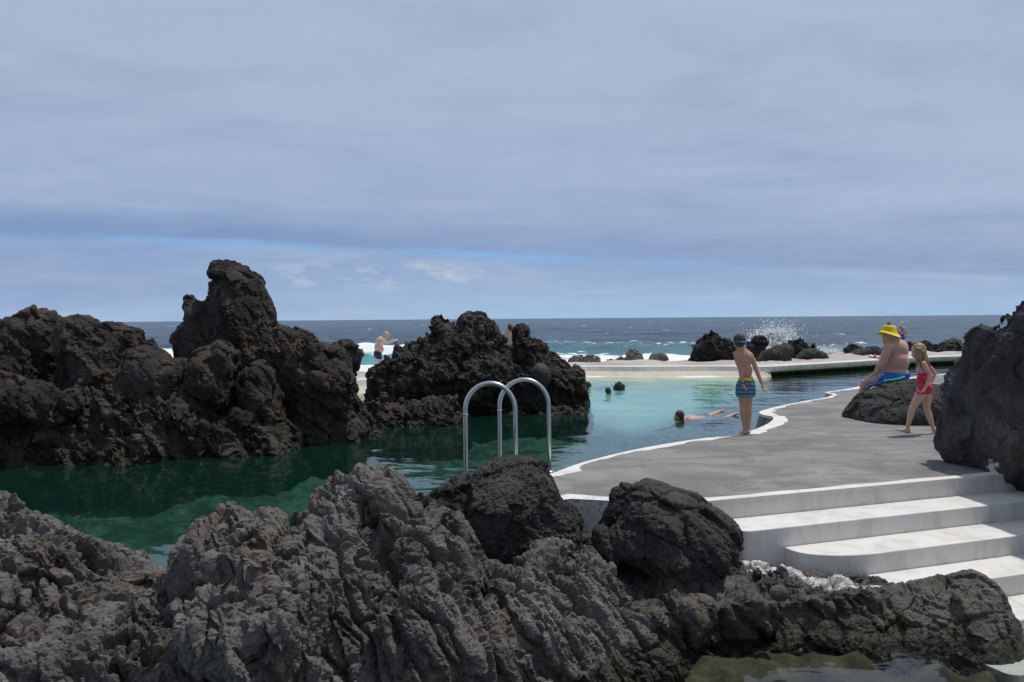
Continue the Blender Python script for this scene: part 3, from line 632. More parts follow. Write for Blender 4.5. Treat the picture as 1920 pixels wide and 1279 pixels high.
up = [(-18, 4.7), (-1.0, 5.3), (-.55, 7.2), (.2, 8.0), (1.5, 9.2), (8, 14), (26, 24), (26, 39), (-10, 33), (-18, 18)]
PW = poolwater('pool_water', (.62, .88, .84), 1.5, .026, murk=(.012, .070, .050), mw='depth')
o = terrain('pool_water', up, lambda x, y: x * 0 + POOL, .2, PW); me = o.data; V = getV(me)
q = [tuple(on(x, y, POOL)[:2]) for x, y in [(1060,770),(1110,778),(1185,788),(1240,776),(1310,755),(1370,738),(1430,722),(1440,690),(1100,690),(640,690),(640,720),(1040,722)]]
m_ = np.zeros(len(V))
for dx in (-.5, 0, .5):
    for dy in (-1, 0, 1): m_ += inpoly(V[:, 0] + dx, V[:, 1] + dy, q) / 9
dep = .68 * (1 - m_) + .2 * m_
a_ = me.attributes.new('depth', 'FLOAT', 'POINT'); a_.data.foreach_set('value', (1 - np.exp(-.42 * dep)).astype(np.float32))
lw = [(-3, .8), (9, .8), (9, 9.2), (3.4, 7.4), (1.4, 7.0), (-.6, 5.9), (-3, 5.0)]
o = meshobj('tide_pool_water', [(x, y, LOW) for x, y in lw], [list(range(len(lw)))], poolwater('tide_pool_water', (.82, .88, .86), 3.0, .010, .01), smooth=False); tag(o, kind='structure')
# ------------------------------------------------------------------ sea
def sea():
    nr, nc = 620, 420
    D = 33.5 * (25000 / 33.5) ** (np.linspace(0, 1, nr) ** 1.55); U = np.linspace(-1.15, 1.15, nc)
    X = D[:, None] * U[None, :]; Y = np.repeat(D[:, None], nc, 1)
    x = X.ravel(); y = Y.ravel(); fade = 1 / (1 + (y / 450) ** 2)
    p = np.stack([x, y, x * 0], 1); wx = x + 6 * perlin(p * .03); wy = y + 5 * perlin(p * .025 + 9)
    z = np.zeros_like(x)
    for (a, L, th) in ((.22, 26, .12), (.13, 13, -.25), (.09, 7.5, .4), (.06, 4.6, -.5)):
        k = 2 * math.pi / L; ph = k * (wy * math.cos(th) + wx * math.sin(th)); z += a * (1 - np.abs(np.sin(ph / 2)) * 2 + .3 * np.sin(ph)) * .8 * (L > 6 or 1)
    z = z * fade + .16 * fbm(p * np.array([.22, .5, 1]), 3) * fade
    # swell rearing up before it breaks, on the left
    lw_ = 64 + .10 * (x + 14) + 1.5 * perlin(p * .08); e = np.exp(-((y - lw_) / np.where(y < lw_, 2.2, 5.5)) ** 2)
    env = sstep(-40, -22, x) * (1 - sstep(-8, 2, x)); z += 1.15 * e * env * (1 + .35 * perlin(p * .3))
    lw2 = 80 + 2 * perlin(p * .05); e2 = np.exp(-((y - lw2) / np.where(y < lw2, 2.5, 6)) ** 2); env2 = sstep(-6, 4, x) * (1 - sstep(18, 30, x)); z += .6 * e2 * env2
    nz = fbm(p * np.array([.35, .7, 1]), 5, .62); n2 = fbm(p * np.array([.9, 1.8, 1]) + 5, 4, .65)
    foam = sstep(.30, .75, nz * .45 + n2 * .3 + 1.05 * (1 - sstep(np.where(x < -6, 46, 63), np.where(x < -6, 57, 82), y + 10 * perlin(p * .09) * (x > -6))) * (1 - .75 * sstep(13, 20, x)) - .12)
    foam = np.maximum(foam, e * env * sstep(.25, .8, (z + .2) * .9 + .35 * n2) * 1.2)
    foam = np.maximum(foam, sstep(.65, 1.05, e2 * env2 * .7 + n2 * .7) * e2 * .8)
    cap = sstep(.86, 1.1, fbm(p * np.array([.06, .22, 1]) + 3, 4, .6) + .25 * n2) * (y < 700) * .9
    foam = np.clip(np.maximum(foam, cap), 0, 1)
    foam = np.where(y < 63, foam, foam)
    shal = np.clip((1 - sstep(50, 110, y + 10 * perlin(p * .03))) * (.55 + .45 * (1 - sstep(-5, 10, x))) + .5 * e * env, 0, 1)
    z = z + SEA + .12 * foam * np.maximum(n2, 0)
    V = np.stack([x, y, np.where(y > 2500, SEA, z)], 1)
    ii = np.arange(nr * nc).reshape(nr, nc); F = np.stack([ii[:-1, :-1], ii[:-1, 1:], ii[1:, 1:], ii[1:, :-1]], -1).reshape(-1, 4)
    n = N('sea_water'); fo = n.n('Attribute'); fo.attribute_name = 'foam'; sh = n.n('Attribute'); sh.attribute_name = 'shallow'
    ps = n.pos((.45, 1, 1), src='World'); f1 = n.noise(ps, 1.1, 5, .6, .4); f2 = n.noise(n.pos((.3, 1, 1), src='World'), .16, 5, .6); f3 = n.noise(ps, 5, 4, .6)
    deep = n.ramp(f2, [(.35, (.018, .042, .070)), (.65, (.042, .082, .122))]); col = n.mix(sh.outputs['Fac'], deep, (.09, .30, .34))
    fm_ = n.math('ADD', fo.outputs['Fac'], n.math('MULTIPLY', n.math('SUBTRACT', n.math('ADD', n.math('MULTIPLY', f3, .6), n.math('MULTIPLY', f1, .4)), .5), 1.5)); fm_ = n.math('MULTIPLY', n.ramp(fm_, [(.38, 0.0), (.62, 1.0)]), n.math('MINIMUM', n.math('MULTIPLY', fo.outputs['Fac'], 4), 1.0))
    h = n.math('ADD', n.math('ADD', f1, n.math('MULTIPLY', f2, 4.0)), n.math('MULTIPLY', f3, .25)); nb = n.bump(h, 1.0, .32)
    a = n.n('BsdfPrincipled'); n.set(a.inputs['Base Color'], col); a.inputs['Roughness'].default_value = .28; a.inputs['IOR'].default_value = 1.33; a.inputs['Specular IOR Level'].default_value = .42; n.set(a.inputs['Normal'], nb)
    b = n.n('BsdfDiffuse'); n.set(b.inputs['Color'], (.80, .82, .83))
    mx = n.n('MixShader'); n.set(mx.inputs[0], fm_); n.t.links.new(a.outputs[0], mx.inputs[1]); n.t.links.new(b.outputs[0], mx.inputs[2]); n.t.links.new(mx.outputs[0], n.out.inputs['Surface'])
    o = meshobj('sea', V, F, n.m)
    for nm, arr in (('foam', foam), ('shallow', shal)):
        at_ = o.data.attributes.new(nm, 'FLOAT', 'POINT'); at_.data.foreach_set('value', arr.astype(np.float32))
    tag(o, kind='structure')
sea()
# spray
def spraymat():
    n = N('spray_white'); a = n.n('BsdfDiffuse'); n.set(a.inputs['Color'], (.93, .94, .95)); b = n.n('BsdfTranslucent'); n.set(b.inputs['Color'], (.96, .96, .96))
    m = n.n('MixShader'); m.inputs[0].default_value = .6; n.t.links.new(a.outputs[0], m.inputs[1]); n.t.links.new(b.outputs[0], m.inputs[2]); n.t.links.new(m.outputs[0], n.out.inputs['Surface']); return n.m
SPRAY = spraymat()
def spray(name, px, py, D, w, h, nd, lab, nc=3200):
    parts = []; b = at(px, py, D)
    for _ in range(nd):
        t = abs(random.gauss(0, .42)); a = random.gauss(0, .36)
        x = a * w * (.35 + .75 * t); z = h * t * (1 - .25 * a * a) * (1.0 if random.random() < .8 else 1.3)
        if z > h * 1.15: continue
        r = random.uniform(.010, .032) * (1.7 - min(t, 1.2)) * D / 45
        parts.append(ellipsoid(b + np.array([x + .12 * z, random.gauss(0, .25), z]), (r, r, r * 1.3), seg=5, rings=3))
    for _ in range(nc):
        t = random.random() ** 1.3 * .72; x = random.gauss(0, .16) * w * (1.25 - t); r = random.uniform(.02, .075) * (1.25 - t) * D / 45
        parts.append(ellipsoid(b + np.array([x + .1 * h * t, random.gauss(0, .2), h * t - .1]), (r, r, r), seg=7, rings=5))
    V, F = merge(parts); o = meshobj(name, V, F, SPRAY, base=b); tag(o, lab, 'spray', None, 'stuff')
spray('sea_spray', 1450, 648, 42, 1.9, 1.2, 2600, 'burst of white spray above the rocks on the far walkway')
spray('sea_spray', 1553, 668, 44, 1.3, .55, 900, 'low white spray right of the flat grey boulder')
# ------------------------------------------------------------------ ladder
STEEL = N('brushed_steel'); f = STEEL.noise(STEEL.pos((1, 1, .2)), 60, 4); STEEL.pr(STEEL.mix(f, (.50, .50, .50), (.66, .66, .65)), .30, None, .5, 1.0); STEEL = STEEL.m
la = at(965, 904, 8.6); lroot = empty('pool_ladder', la, 'polished steel pool ladder with two arched handrails at the deck corner', 'ladder')
for (D, xl, xr, yt, ys) in ((8.6, 871, 965, 715, 775), (9.14, 935.5, 1028, 708.5, 765)):
    a = at(xl, 640, D)[0]; b = at(xr, 640, D)[0]; zt = at((xl + xr) / 2, yt, D)[2] - .02; r = (b - a) / 2; cz = zt - r * 1.08; c = (a + b) / 2
    P = [(a, D, -1.4), (a, D, -.3), (a, D, cz - .15)] + [(c - r * math.cos(t), D, cz + r * 1.08 * math.sin(t)) for t in np.linspace(0, math.pi, 29)] + [(b, D, cz - .15), (b, D, .0)]
    V, F = tube([np.array(p) - la for p in P], .0235, 16); h = meshobj('handrail', V, F, STEEL, lroot)
    V, F = tube([np.array((a, D, cz - .05)) - la, np.array((a, D, cz - .035)) - la], .026, 16); meshobj('collar', V, F, STEEL, h)
    V, F = tube([np.array((b, D, .012)) - la, np.array((b, D, -.01)) - la], .06, 16); meshobj('base_flange', V, F, STEEL, h)
for k in range(3):
    z = -.45 - .3 * k; A = np.array([at(871, 640, 8.6)[0], 8.6, z]); B = np.array([at(935.5, 640, 9.14)[0], 9.14, z])
    V, F = tube([A - la, B - la], .025, 10); meshobj('rung', V, F, STEEL, lroot)
# ------------------------------------------------------------------ people
def skinmat(name, c, red=.3):
    n = N(name); p = n.pos(); f = n.noise(p, 9, 5, .6); g = n.noise(p, 60, 3)
    col = n.mix(n.ramp(f, [(.4, 0.0), (.7, red)]), c, (c[0] * 1.02, c[1] * .74, c[2] * .68)); n.pr(col, .5, n.bump(g, .15, .003), .35, 0, .06); return n.m
SK_BOY = skinmat('tanned_skin', (.54, .315, .21)); SK_MAN = skinmat('ruddy_skin', (.55, .33, .245)); SK_GIRL = skinmat('light_tan_skin', (.62, .385, .275)); SK_PALE = skinmat('pale_skin', (.62, .42, .33))
HAIR_BR = plain('brown_hair', (.075, .046, .030), .7, .5, 45, bump=.8); HAIR_GREY = plain('grey_hair', (.5, .49, .46), .7, .2, 60); EYE = plain('dark_eye', (.02, .015, .012), .2, 0)
def blonde():
    n = N('blonde_hair'); p = n.pos(); z = n.sep(p)[2]; f = n.noise(n.pos((1, 1, .15)), 90, 4); c = n.mix(f, (.16, .095, .045), (.40, .27, .14)); n.pr(c, .5, n.bump(f, .6, .01)); return n.m
BLONDE = blonde()
class Body:
    """joints given in pixels of a picture crop, all at distance D (+ dy)"""
    def __init__(s, crop, D, root): s.ox, s.oy, s.k = crop; s.D = D; s.root = root; s.b = np.array(root.location); s.p = []
    def J(s, x, y, dy=0): return at(s.ox + x / s.k, s.oy + y / s.k, s.D + dy) - s.b
    def limb(s, *a):
        q = [(s.J(*x[:2], x[2] if len(x) > 3 else 0), x[-1]) for x in a]; s.p += chain(q); return s
    def ell(s, x, y, dy, r, rot=(0, 0, 0)): s.p.append(ellipsoid(s.J(x, y, dy), r, rot)); return s
    def hand(s, x, y, dy, d, nrm, sc=1.0, curl=.5):
        w = s.J(x, y, dy); d = np.array(d, float); d /= np.linalg.norm(d); nrm = np.array(nrm, float); nrm -= d * np.dot(nrm, d); nrm /= np.linalg.norm(nrm); sd_ = np.cross(d, nrm)
        s.p.append(cone(w, .022 * sc, w + d * .06 * sc, .026 * sc)); s.p.append(cone(w + sd_ * .018 * sc + d * .03 * sc, .016 * sc, w + d * .075 * sc + sd_ * .026 * sc, .013 * sc)); s.p.append(cone(w - sd_ * .018 * sc + d * .03 * sc, .016 * sc, w + d * .075 * sc - sd_ * .026 * sc, .013 * sc))
        for k, L in enumerate((.068, .078, .074, .058)):
            a = w + d * .08 * sc + sd_ * (k - 1.5) * .021 * sc; b = a + (d * math.cos(curl * .7) + nrm * math.sin(curl * .7)) * L * .55 * sc; c = b + (d * math.cos(curl * 1.9) + nrm * math.sin(curl * 1.9)) * L * .45 * sc
            s.p += chain([(a, .0105 * sc), (b, .0095 * sc), (c, .008 * sc)])
        a = w + d * .025 * sc - sd_ * .025 * sc; b = a - sd_ * .03 * sc + d * .03 * sc; c = b + d * .03 * sc + nrm * .015 * sc; s.p += chain([(a, .013 * sc), (b, .011 * sc), (c, .009 * sc)])
        return s
    def done(s, name, mat, vox=.007, it=3, parts=None):
        V, F = merge(parts or s.p); me = bpy.data.meshes.new(name); me.from_pydata(V.tolist(), [], F); me = remesh(me, vox); smooth(me, it)
        return link(name, me, mat, s.root)
    def cloth(s, name, parts, mat, cuts, vox=.008, it=3, fold=.006):
        V, F = merge(parts); me = bpy.data.meshes.new(name); me.from_pydata(V.tolist(), [], F); me = remesh(me, vox); smooth(me, it)
        V = getV(me); Nn = getN(me); V = V + Nn * (fold * fbm(V * np.array([16, 16, 7.0]), 3))[:, None]; setV(me, V)
        bm = bmesh.new(); bm.from_mesh(me)
        for co, no in cuts: bmesh.ops.bisect_plane(bm, geom=bm.verts[:] + bm.edges[:] + bm.faces[:], plane_co=Vector(co), plane_no=Vector(no), clear_outer=True)
        bm.to_mesh(me); bm.free()
        return link(name, me, mat, s.root)
def person(px, py, D, label, group=None): return empty('person', at(px, py, D), label, 'person', group)
# --- boy
Db = on(1392, 814.5, 0)[1]
r = person(1392, 814.5, Db, 'boy in striped turquoise swim shorts and goggles standing on the white pool rim'); B = Body((1340, 610, 5.814), Db, r)
B.ell(272, 165, 0, (.078, .092, .098), (.15, 0, 0)).ell(250, 200, .05, (.048, .05, .06)); B.limb((243, 232, .05, .03), (262, 235, .02, .032)); B.ell(336, 198, -.005, (.012, .02, .03)); B.ell(216, 205, .02, (.012, .02, .03)); B.limb((232, 200, .10, .012), (228, 212, .115, .014))
B.limb((282, 225, .0, .046), (302, 285, 0, .055))
B.ell(315, 365, .0, (.112, .078, .15), (0, -.06, 0)).ell(334, 500, .0, (.098, .068, .14)).ell(338, 640, 0, (.108, .085, .13)).ell(270, 345, -.03, (.05, .045, .08)).ell(360, 350, -.03, (.05, .045, .08))
B.limb((300, 262, 0, .045), (238, 312, .0, .043)); B.limb((304, 262, 0, .045), (388, 330, 0, .043))
B.limb((230, 312, 0, .041), (252, 400, -.02, .037), (279, 470, -.04, .031), (288, 520, -.05, .032), (306, 632, -.09, .021)); B.hand(306, 636, -.09, (.25, -.1, -1), (1, .3, 0), .82, .7)
B.limb((392, 334, 0, .041), (422, 400, 0, .037), (457, 490, 0, .031), (475, 540, 0, .031), (516, 636, -.01, .021)); B.hand(516, 640, -.01, (.35, -.1, -1), (1, -.5, 0), .82, .7)
B.limb((305, 690, 0, .075), (303, 790, 0, .058), (308, 885, 0, .044), (308, 950, -.01, .047), (318, 1040, 0, .035), (331, 1135, 0, .026)); B.limb((372, 690, 0, .072), (372, 790, 0, .055), (371, 885, 0, .043), (374, 950, -.01, .045), (370, 1040, 0, .034), (366, 1135, 0, .026))
B.limb((334, 1160, .0, .030), (290, 1172, .01, .024), (240, 1182, .02, .015)); B.limb((368, 1164, -.02, .029), (330, 1174, -.02, .024), (285, 1183, -.02, .015))
for k in range(4): B.limb((252 - 3 * k, 1178 + k, .0 + .015 * k, .010), (222 + 4 * k, 1184, .0 + .015 * k, .009))
B.done('body', SK_BOY, .0065)
hb = Body((1340, 610, 5.814), Db, r); hp = [ellipsoid(hb.J(273, 158, -.006), (.085, .098, .098), (.15, 0, 0)), ellipsoid(hb.J(278, 200, -.04), (.062, .05, .05))]
hb.cloth('hair', hp, HAIR_BR, [((0, 0, hb.J(270, 218)[2]), (0, .35, -1))], .008, 2, .006)
GOG = plain('goggle_strap', (.03, .16, .32), .4, .1)
c0 = hb.J(272, 172); V, F = tube([c0 + np.array([.089 * math.cos(t), .102 * math.sin(t), .012 * math.sin(t)]) for t in np.linspace(0, 2 * math.pi, 33)], .0095, 8); meshobj('goggle_strap', V, F, GOG, r)
V, F = merge([ellipsoid(c0 + np.array([x, .105, .01]), (.03, .018, .02)) for x in (-.045, .02)]); meshobj('goggles', V, F, plain('goggle_lens', (.02, .05, .08), .1, 0), r)
def stripes():
    n = N('striped_swim_fabric'); z = n.sep(n.pos())[2]; t = n.math('FRACT', n.math('MULTIPLY_ADD', z, 1 / .058, .32)); c = n.ramp(t, [(0, (.008, .030, .14)), (.44, (.008, .030, .14)), (.46, (.02, .27, .34)), (.86, (.02, .29, .36)), (.88, (.015, .14, .30))], 'CONSTANT'); f = n.noise(n.pos(), 60, 3)
    n.pr(n.mix(.12, c, f), .7, n.bump(f, .2, .004)); return n.m
cl = Body((1340, 610, 5.814), Db, r)
cp = [ellipsoid(cl.J(338, 640), (.120, .098, .14))] + chain([(cl.J(303, 660), .092), (cl.J(300, 830), .082)]) + chain([(cl.J(376, 660), .088), (cl.J(378, 830), .078)])
cl.cloth('swim_shorts', cp, stripes(), [((0, 0, cl.J(0, 782)[2]), (0, 0, -1)), ((0, 0, cl.J(0, 598)[2]), (0, 0, 1))], .008, 3, .012)
cl.cloth('waistband', [ellipsoid(cl.J(338, 640), (.121, .099, .142)), ellipsoid(cl.J(338, 590), (.108, .085, .10))], plain('yellow_band', (.75, .55, .03), .6, .1), [((0, 0, cl.J(0, 602)[2]), (0, 0, -1)), ((0, 0, cl.J(0, 572)[2]), (-.08, 0, 1))], .007, 2, .002)
c1 = cl.J(305, 630, -.09); V, F = tube([c1 + np.array([.025 * math.cos(t), .025 * math.sin(t), 0]) for t in np.linspace(0, 2 * math.pi, 17)], .007, 6); meshobj('wristband', V, F, plain('dark_band', (.03, .03, .05), .5), r)
# --- seated man
Dm = 14.35; CR = (1580, 590, 5.115)
r = person(1665, 712, Dm, 'heavy shirtless man in yellow bucket hat and blue shorts sitting on the dark rock'); B = Body(CR, Dm, r)
B.ell(448, 190, 0, (.105, .085, .125)).ell(418, 240, 0, (.065, .06, .06)).limb((395, 195, 0, .02), (384, 216, 0, .018)); B.limb((400, 235, 0, .026), (404, 245, 0, .03)); B.limb((400, 262, 0, .035), (425, 262, 0, .045)); B.ell(470, 205, -.09, (.028, .012, .036))
B.limb((475, 225, .0, .075), (515, 275, .03, .10))
B.ell(520, 345, .03, (.185, .17, .20), (0, .1, 0)).ell(515, 455, .0, (.205, .19, .22)).ell(520, 560, .0, (.185, .19, .12)).ell(450, 500, .02, (.15, .16, .15)).ell(572, 330, .08, (.10, .09, .15)).ell(480, 330, -.06, (.10, .08, .14))
B.limb((500, 262, .03, .08), (436, 318, -.12, .080)); B.limb((520, 262, .03, .08), (582, 305, .18, .080))
B.limb((434, 318, -.13, .080), (405, 400, -.16, .070), (376, 465, -.16, .058), (360, 490, -.16, .06), (320, 555, -.12, .040)); B.hand(318, 560, -.12, (-.8, .1, -.35), (-.3, .1, -1), 1.05, .5)
B.limb((575, 310, .22, .075), (480, 430, .34, .06), (420, 425, .36, .055), (360, 412, .36, .035)); B.hand(362, 412, .36, (-1, 0, .1), (0, -.5, .8), 1.0, .9)
B.limb((510, 585, -.10, .115), (360, 610, -.10, .10), (212, 655, -.10, .066), (196, 720, -.1, .062), (170, 800, -.08, .058), (140, 905, -.05, .04)); B.limb((140, 925, -.05, .045), (60, 945, -.03, .03))
B.limb((510, 585, .12, .115), (240, 640, .2, .068), (215, 760, .2, .06), (180, 905, .22, .04)); B.limb((180, 925, .22, .045), (100, 945, .24, .03))
B.done('body', SK_MAN, .009)
SHB = plain('blue_swim_fabric', (.010, .105, .52), .6, .15, 20)
B.cloth('swim_shorts', chain([(B.J(500, 590, -.10), .135), (B.J(290, 635, -.10), .098)]) + chain([(B.J(500, 590, .12), .135), (B.J(300, 635, .16), .10)]) + [ellipsoid(B.J(520, 575, 0), (.215, .215, .12))], SHB, [(B.J(298, 632), (-1, 0, -.25)), (B.J(470, 553), (.10, 0, 1))], .01, 3, .012)
YEL = plain('yellow_cotton', (.82, .58, .015), .7, .08, 30, bump=.2)
def hat(Bd, x, y, rad, h):
    c = Bd.J(x, y, 0); V = []; F = []; seg = 36
    prof = [(.001, h), (.35, h * .995), (.72, h * .96), (.84, h * .82), (.92, h * .45), (1.0, 0), (1.2, -h * .17), (1.50, -h * .42), (1.52, -h * .44), (1.49, -h * .44), (.98, -.01)]
    for rr, z in prof:
        for j in range(seg):
            t = 2 * math.pi * j / seg; w = 1 + (.03 * math.sin(3 * t + 1) if rr > 1.1 else 0)
            V.append(c + np.array([rad * 1.1 * rr * w * math.cos(t), rad * rr * w * math.sin(t), z + (.018 * math.sin(2 * t + .5) if rr > 1.1 else 0) - .12 * rad * rr * math.cos(t) * (1.6 if rr > 1.1 else .7)]))
    for i in range(len(prof) - 1):
        for j in range(seg):
            k = (j + 1) % seg; F.append([i * seg + j, i * seg + k, (i + 1) * seg + k, (i + 1) * seg + j])
    return meshobj('bucket_hat', V, F, YEL, Bd.root)
hat(B, 446, 165, .112, .112)
meshobj('eye', *ellipsoid(B.J(404, 196, -.055), (.01, .012, .007)), EYE, r)
B.cloth('hair', [ellipsoid(B.J(458, 195, 0), (.108, .093, .12))], HAIR_GREY, [(B.J(0, 222), (0, 0, -1)), (B.J(440, 0), (-1, 0, 0)), (B.J(0, 175), (0, 0, 1))], .009, 2, .004)
# phone, towel, mat
b0 = B.J(288, 402, .34) + B.b; bm = bmesh.new(); bmesh.ops.create_cube(bm, size=1); bmesh.ops.scale(bm, verts=bm.verts, vec=(.15, .075, .014)); bmesh.ops.bevel(bm, geom=bm.edges, offset=.005, segments=2, affect='EDGES'); bmesh.ops.rotate(bm, verts=bm.verts, matrix=Matrix.Rotation(.7, 3, 'X') @ Matrix.Rotation(.2, 3, 'Y')); me = bpy.data.meshes.new('phone'); bm.to_mesh(me); bm.free()
ph = link('phone', me, plain('red_case', (.55, .02, .03), .4, .1), None, b0); tag(ph, 'red cased phone held out by the seated man', 'phone')
V, F = ellipsoid((0, 0, 0), (.045, .026, .004)); V = np.array(V) @ np.array((Matrix.Rotation(.7, 3, 'X') @ Matrix.Rotation(.2, 3, 'Y'))).T + np.array([-.02, -.008, .012]); meshobj('case_back', V, F, plain('white_case', (.8, .75, .75), .4), ph)
def clothsheet(name, rows, thick, mat, label, cat, nw=.012):
    n = len(rows); m = len(rows[0]); V = []; F = []
    P = np.array(rows, float)
    from itertools import product
    # refine
    def ref(P, ax):
        a = P; mid = (np.take(a, range(a.shape[ax] - 1), ax) + np.take(a, range(1, a.shape[ax]), ax)) / 2
        sh = list(a.shape); sh[ax] = a.shape[ax] * 2 - 1; o = np.zeros(sh); 
        sl = [slice(None)] * 3; sl[ax] = slice(0, None, 2); o[tuple(sl)] = a; sl[ax] = slice(1, None, 2); o[tuple(sl)] = mid; return o
    for _ in range(3): P = ref(ref(P, 0), 1)
    a, b = P.shape[:2]; Q = P.reshape(-1, 3); Q = Q + np.array([0, 0, 1]) * (nw * fbm(Q * 14, 3))[:, None]
    top = Q + (0, 0, thick / 2); bot = Q - (0, 0, thick / 2); V = np.vstack([top, bot]); k = a * b
    for i, j in product(range(a - 1), range(b - 1)):
        q = [i * b + j, (i + 1) * b + j, (i + 1) * b + j + 1, i * b + j + 1]; F.append(q); F.append([x + k for x in q[::-1]])
    ring = [j for j in range(b)] + [i * b + b - 1 for i in range(1, a)] + [(a - 1) * b + j for j in range(b - 2, -1, -1)] + [i * b for i in range(a - 2, 0, -1)]
    for x, y in zip(ring, ring[1:] + ring[:1]): F.append([x, y, y + k, x + k])
    o = meshobj(name, V, F, mat, base=Q[0]); fixn(o); return tag(o, label, cat)
J = lambda x, y, dy: B.J(x, y, dy) + B.b
clothsheet('towel', [[J(222, 712, -.3), J(262, 682, -.3), J(330, 664, -.3), J(400, 648, -.3), J(470, 640, -.3)], [J(250, 690, .1), J(280, 672, .1), J(340, 655, .1), J(400, 640, .1), J(470, 635, .1)], [J(260, 680, .4), J(290, 665, .4), J(350, 650, .4), J(400, 640, .4), J(470, 630, .4)]], .03, plain('periwinkle_towel', (.13, .22, .60), .9, .3, 40, bump=.4), 'crumpled light blue towel hanging over the rock under the seated man', 'towel', .03)
clothsheet('cushion', [[J(392, 640, -.34), J(450, 632, -.34), J(520, 622, -.34), J(595, 602, -.34)], [J(392, 632, .0), J(450, 626, .0), J(520, 614, .0), J(600, 594, .0)], [J(395, 625, .3), J(450, 620, .3), J(520, 610, .3), J(600, 590, .3)]], .035, plain('mint_foam', (.04, .50, .27), .7, .1), 'thin green foam cushion under the seated man', 'cushion', .006)
# --- girl
Dg = on(1712, 815, 0)[1]
r = person(1712, 815, Dg, 'girl with long wavy blonde hair in red dotted swimsuit walking past the low rock'); B = Body(CR, Dg, r)
B.ell(722, 345, 0, (.088, .074, .098)).ell(692, 385, 0, (.044, .05, .045)).limb((673, 352, 0, .014), (667, 367, 0, .011)); B.limb((677, 388, 0, .014), (682, 391, 0, .018)); B.limb((690, 405, 0, .022), (705, 405, 0, .03)); B.ell(735, 360, -.072, (.02, .01, .028))
B.limb((735, 405, 0, .034), (757, 455, 0, .042))
B.ell(762, 520, 0, (.068, .09, .12), (0, -.1, 0)).ell(765, 610, 0, (.066, .08, .11)).ell(792, 700, 0, (.082, .095, .10)); B.limb((760, 455, 0, .04), (775, 468, -.10, .033)); B.limb((765, 455, 0, .04), (790, 468, .10, .033))
B.limb((775, 468, -.105, .034), (812, 530, -.12, .029), (842, 582, -.12, .025), (830, 615, -.12, .025), (795, 700, -.11, .018)); B.hand(793, 705, -.11, (-.6, 0, -.8), (-.6, .2, .6), .8, 1.0)
B.limb((792, 468, .105, .034), (850, 520, .13, .029), (888, 566, .13, .025), (852, 650, .1, .018)); B.hand(852, 652, .1, (-.5, 0, -.9), (-1, .2, 0), .8, .8)
B.limb((760, 735, -.035, .078), (712, 820, -.04, .060), (668, 898, -.04, .044), (654, 950, -.04, .044), (640, 1010, -.04, .036), (622, 1085, -.04, .025)); B.limb((634, 1122, -.04, .028), (590, 1115, -.04, .024), (545, 1108, -.045, .017), (512, 1102, -.045, .011))
B.limb((805, 740, .045, .078), (806, 830, .05, .058), (808, 915, .05, .043), (828, 970, .05, .045), (848, 1030, .05, .035), (866, 1085, .05, .025)); B.limb((888, 1135, .05, .028), (850, 1150, .05, .024), (795, 1168, .05, .013)); B.limb((866, 1085, .05, .025), (886, 1130, .05, .028)); B.limb((622, 1085, -.04, .025), (633, 1120, -.04, .028))
B.done('body', SK_GIRL, .0065)
def dots():
    n = N('dotted_red_fabric'); d = n.vor(n.pos(), 34); z = n.sep(n.pos())[2]
    c = n.mix(n.ramp(d, [(.20, 1.0), (.26, 0.0)]), (.56, .012, .055), (.85, .60, .62)); fl = n.ramp(n.noise(n.pos(), 34, 3), [(.40, (.75, .70, .68)), (.5, (.30, .28, .34)), (.6, (.70, .30, .35))])
    zt = B.J(0, 562)[2]; c = n.mix(n.math('GREATER_THAN', z, float(zt)), c, fl); n.pr(c, .7); return n.m
B.cloth('swimsuit', [ellipsoid(B.J(762, 520, 0), (.075, .097, .127), (0, -.1, 0)), ellipsoid(B.J(765, 610, 0), (.073, .088, .115)), ellipsoid(B.J(792, 705, 0), (.092, .103, .108))] + chain([(B.J(772, 720, -.035), .083), (B.J(745, 765, -.04), .074)]) + chain([(B.J(808, 725, .045), .083), (B.J(808, 770, .05), .07)]), dots(), [(B.J(0, 508), (-.1, 0, 1)), (B.J(780, 758), (.0, 0, -1))], .007, 3, .006)
meshobj('strap', *merge([tube([B.J(748, 508, -.08), B.J(756, 470, -.07), B.J(772, 452, -.04), B.J(785, 500, -.03)], .008, 6), tube([B.J(748, 508, .06), B.J(756, 470, .06), B.J(772, 452, .04), B.J(785, 500, .03)], .008, 6)]), plain('red_strap', (.56, .012, .055), .7), r)
meshobj('eye', *ellipsoid(B.J(682, 352, -.052), (.008, .01, .008)), EYE, r)
hp = []
cap = [ellipsoid(B.J(733, 335, 0), (.098, .086, .098))]
for k in range(46):
    a = random.uniform(-1, 1); y0 = random.uniform(290, 330); x0 = random.uniform(715, 790); ln = random.uniform(90, 185)
    pts = []; x = x0; dy = a * .085; tx = random.uniform(5, 75); ph_ = random.random() * 6
    for t in np.linspace(0, 1, 9):
        pts.append(B.J(x0 + tx * t + 9 * math.sin(ph_ + t * 9) * t, y0 + 30 + (ln + 30) * t, dy * (1 + .25 * t) + .012 * math.sin(ph_ + t * 8)))
    hp.append(tube(pts, [.020 * (1 - .72 * t) for t in np.linspace(0, 1, 9)], 6))
for k in range(10):
    pts = []; x0 = 706 + random.uniform(-4, 16); ph_ = random.random() * 6; a = random.choice((-1, 1)) * random.uniform(.06, .09)
    for t in np.linspace(0, 1, 9): pts.append(B.J(x0 + 10 * math.sin(ph_ + t * 7) * t + 6 * t, 320 + 190 * t, a + .01 * math.sin(t * 8)))
    hp.append(tube(pts, [.014 * (1 - .7 * t) for t in np.linspace(0, 1, 9)], 6))
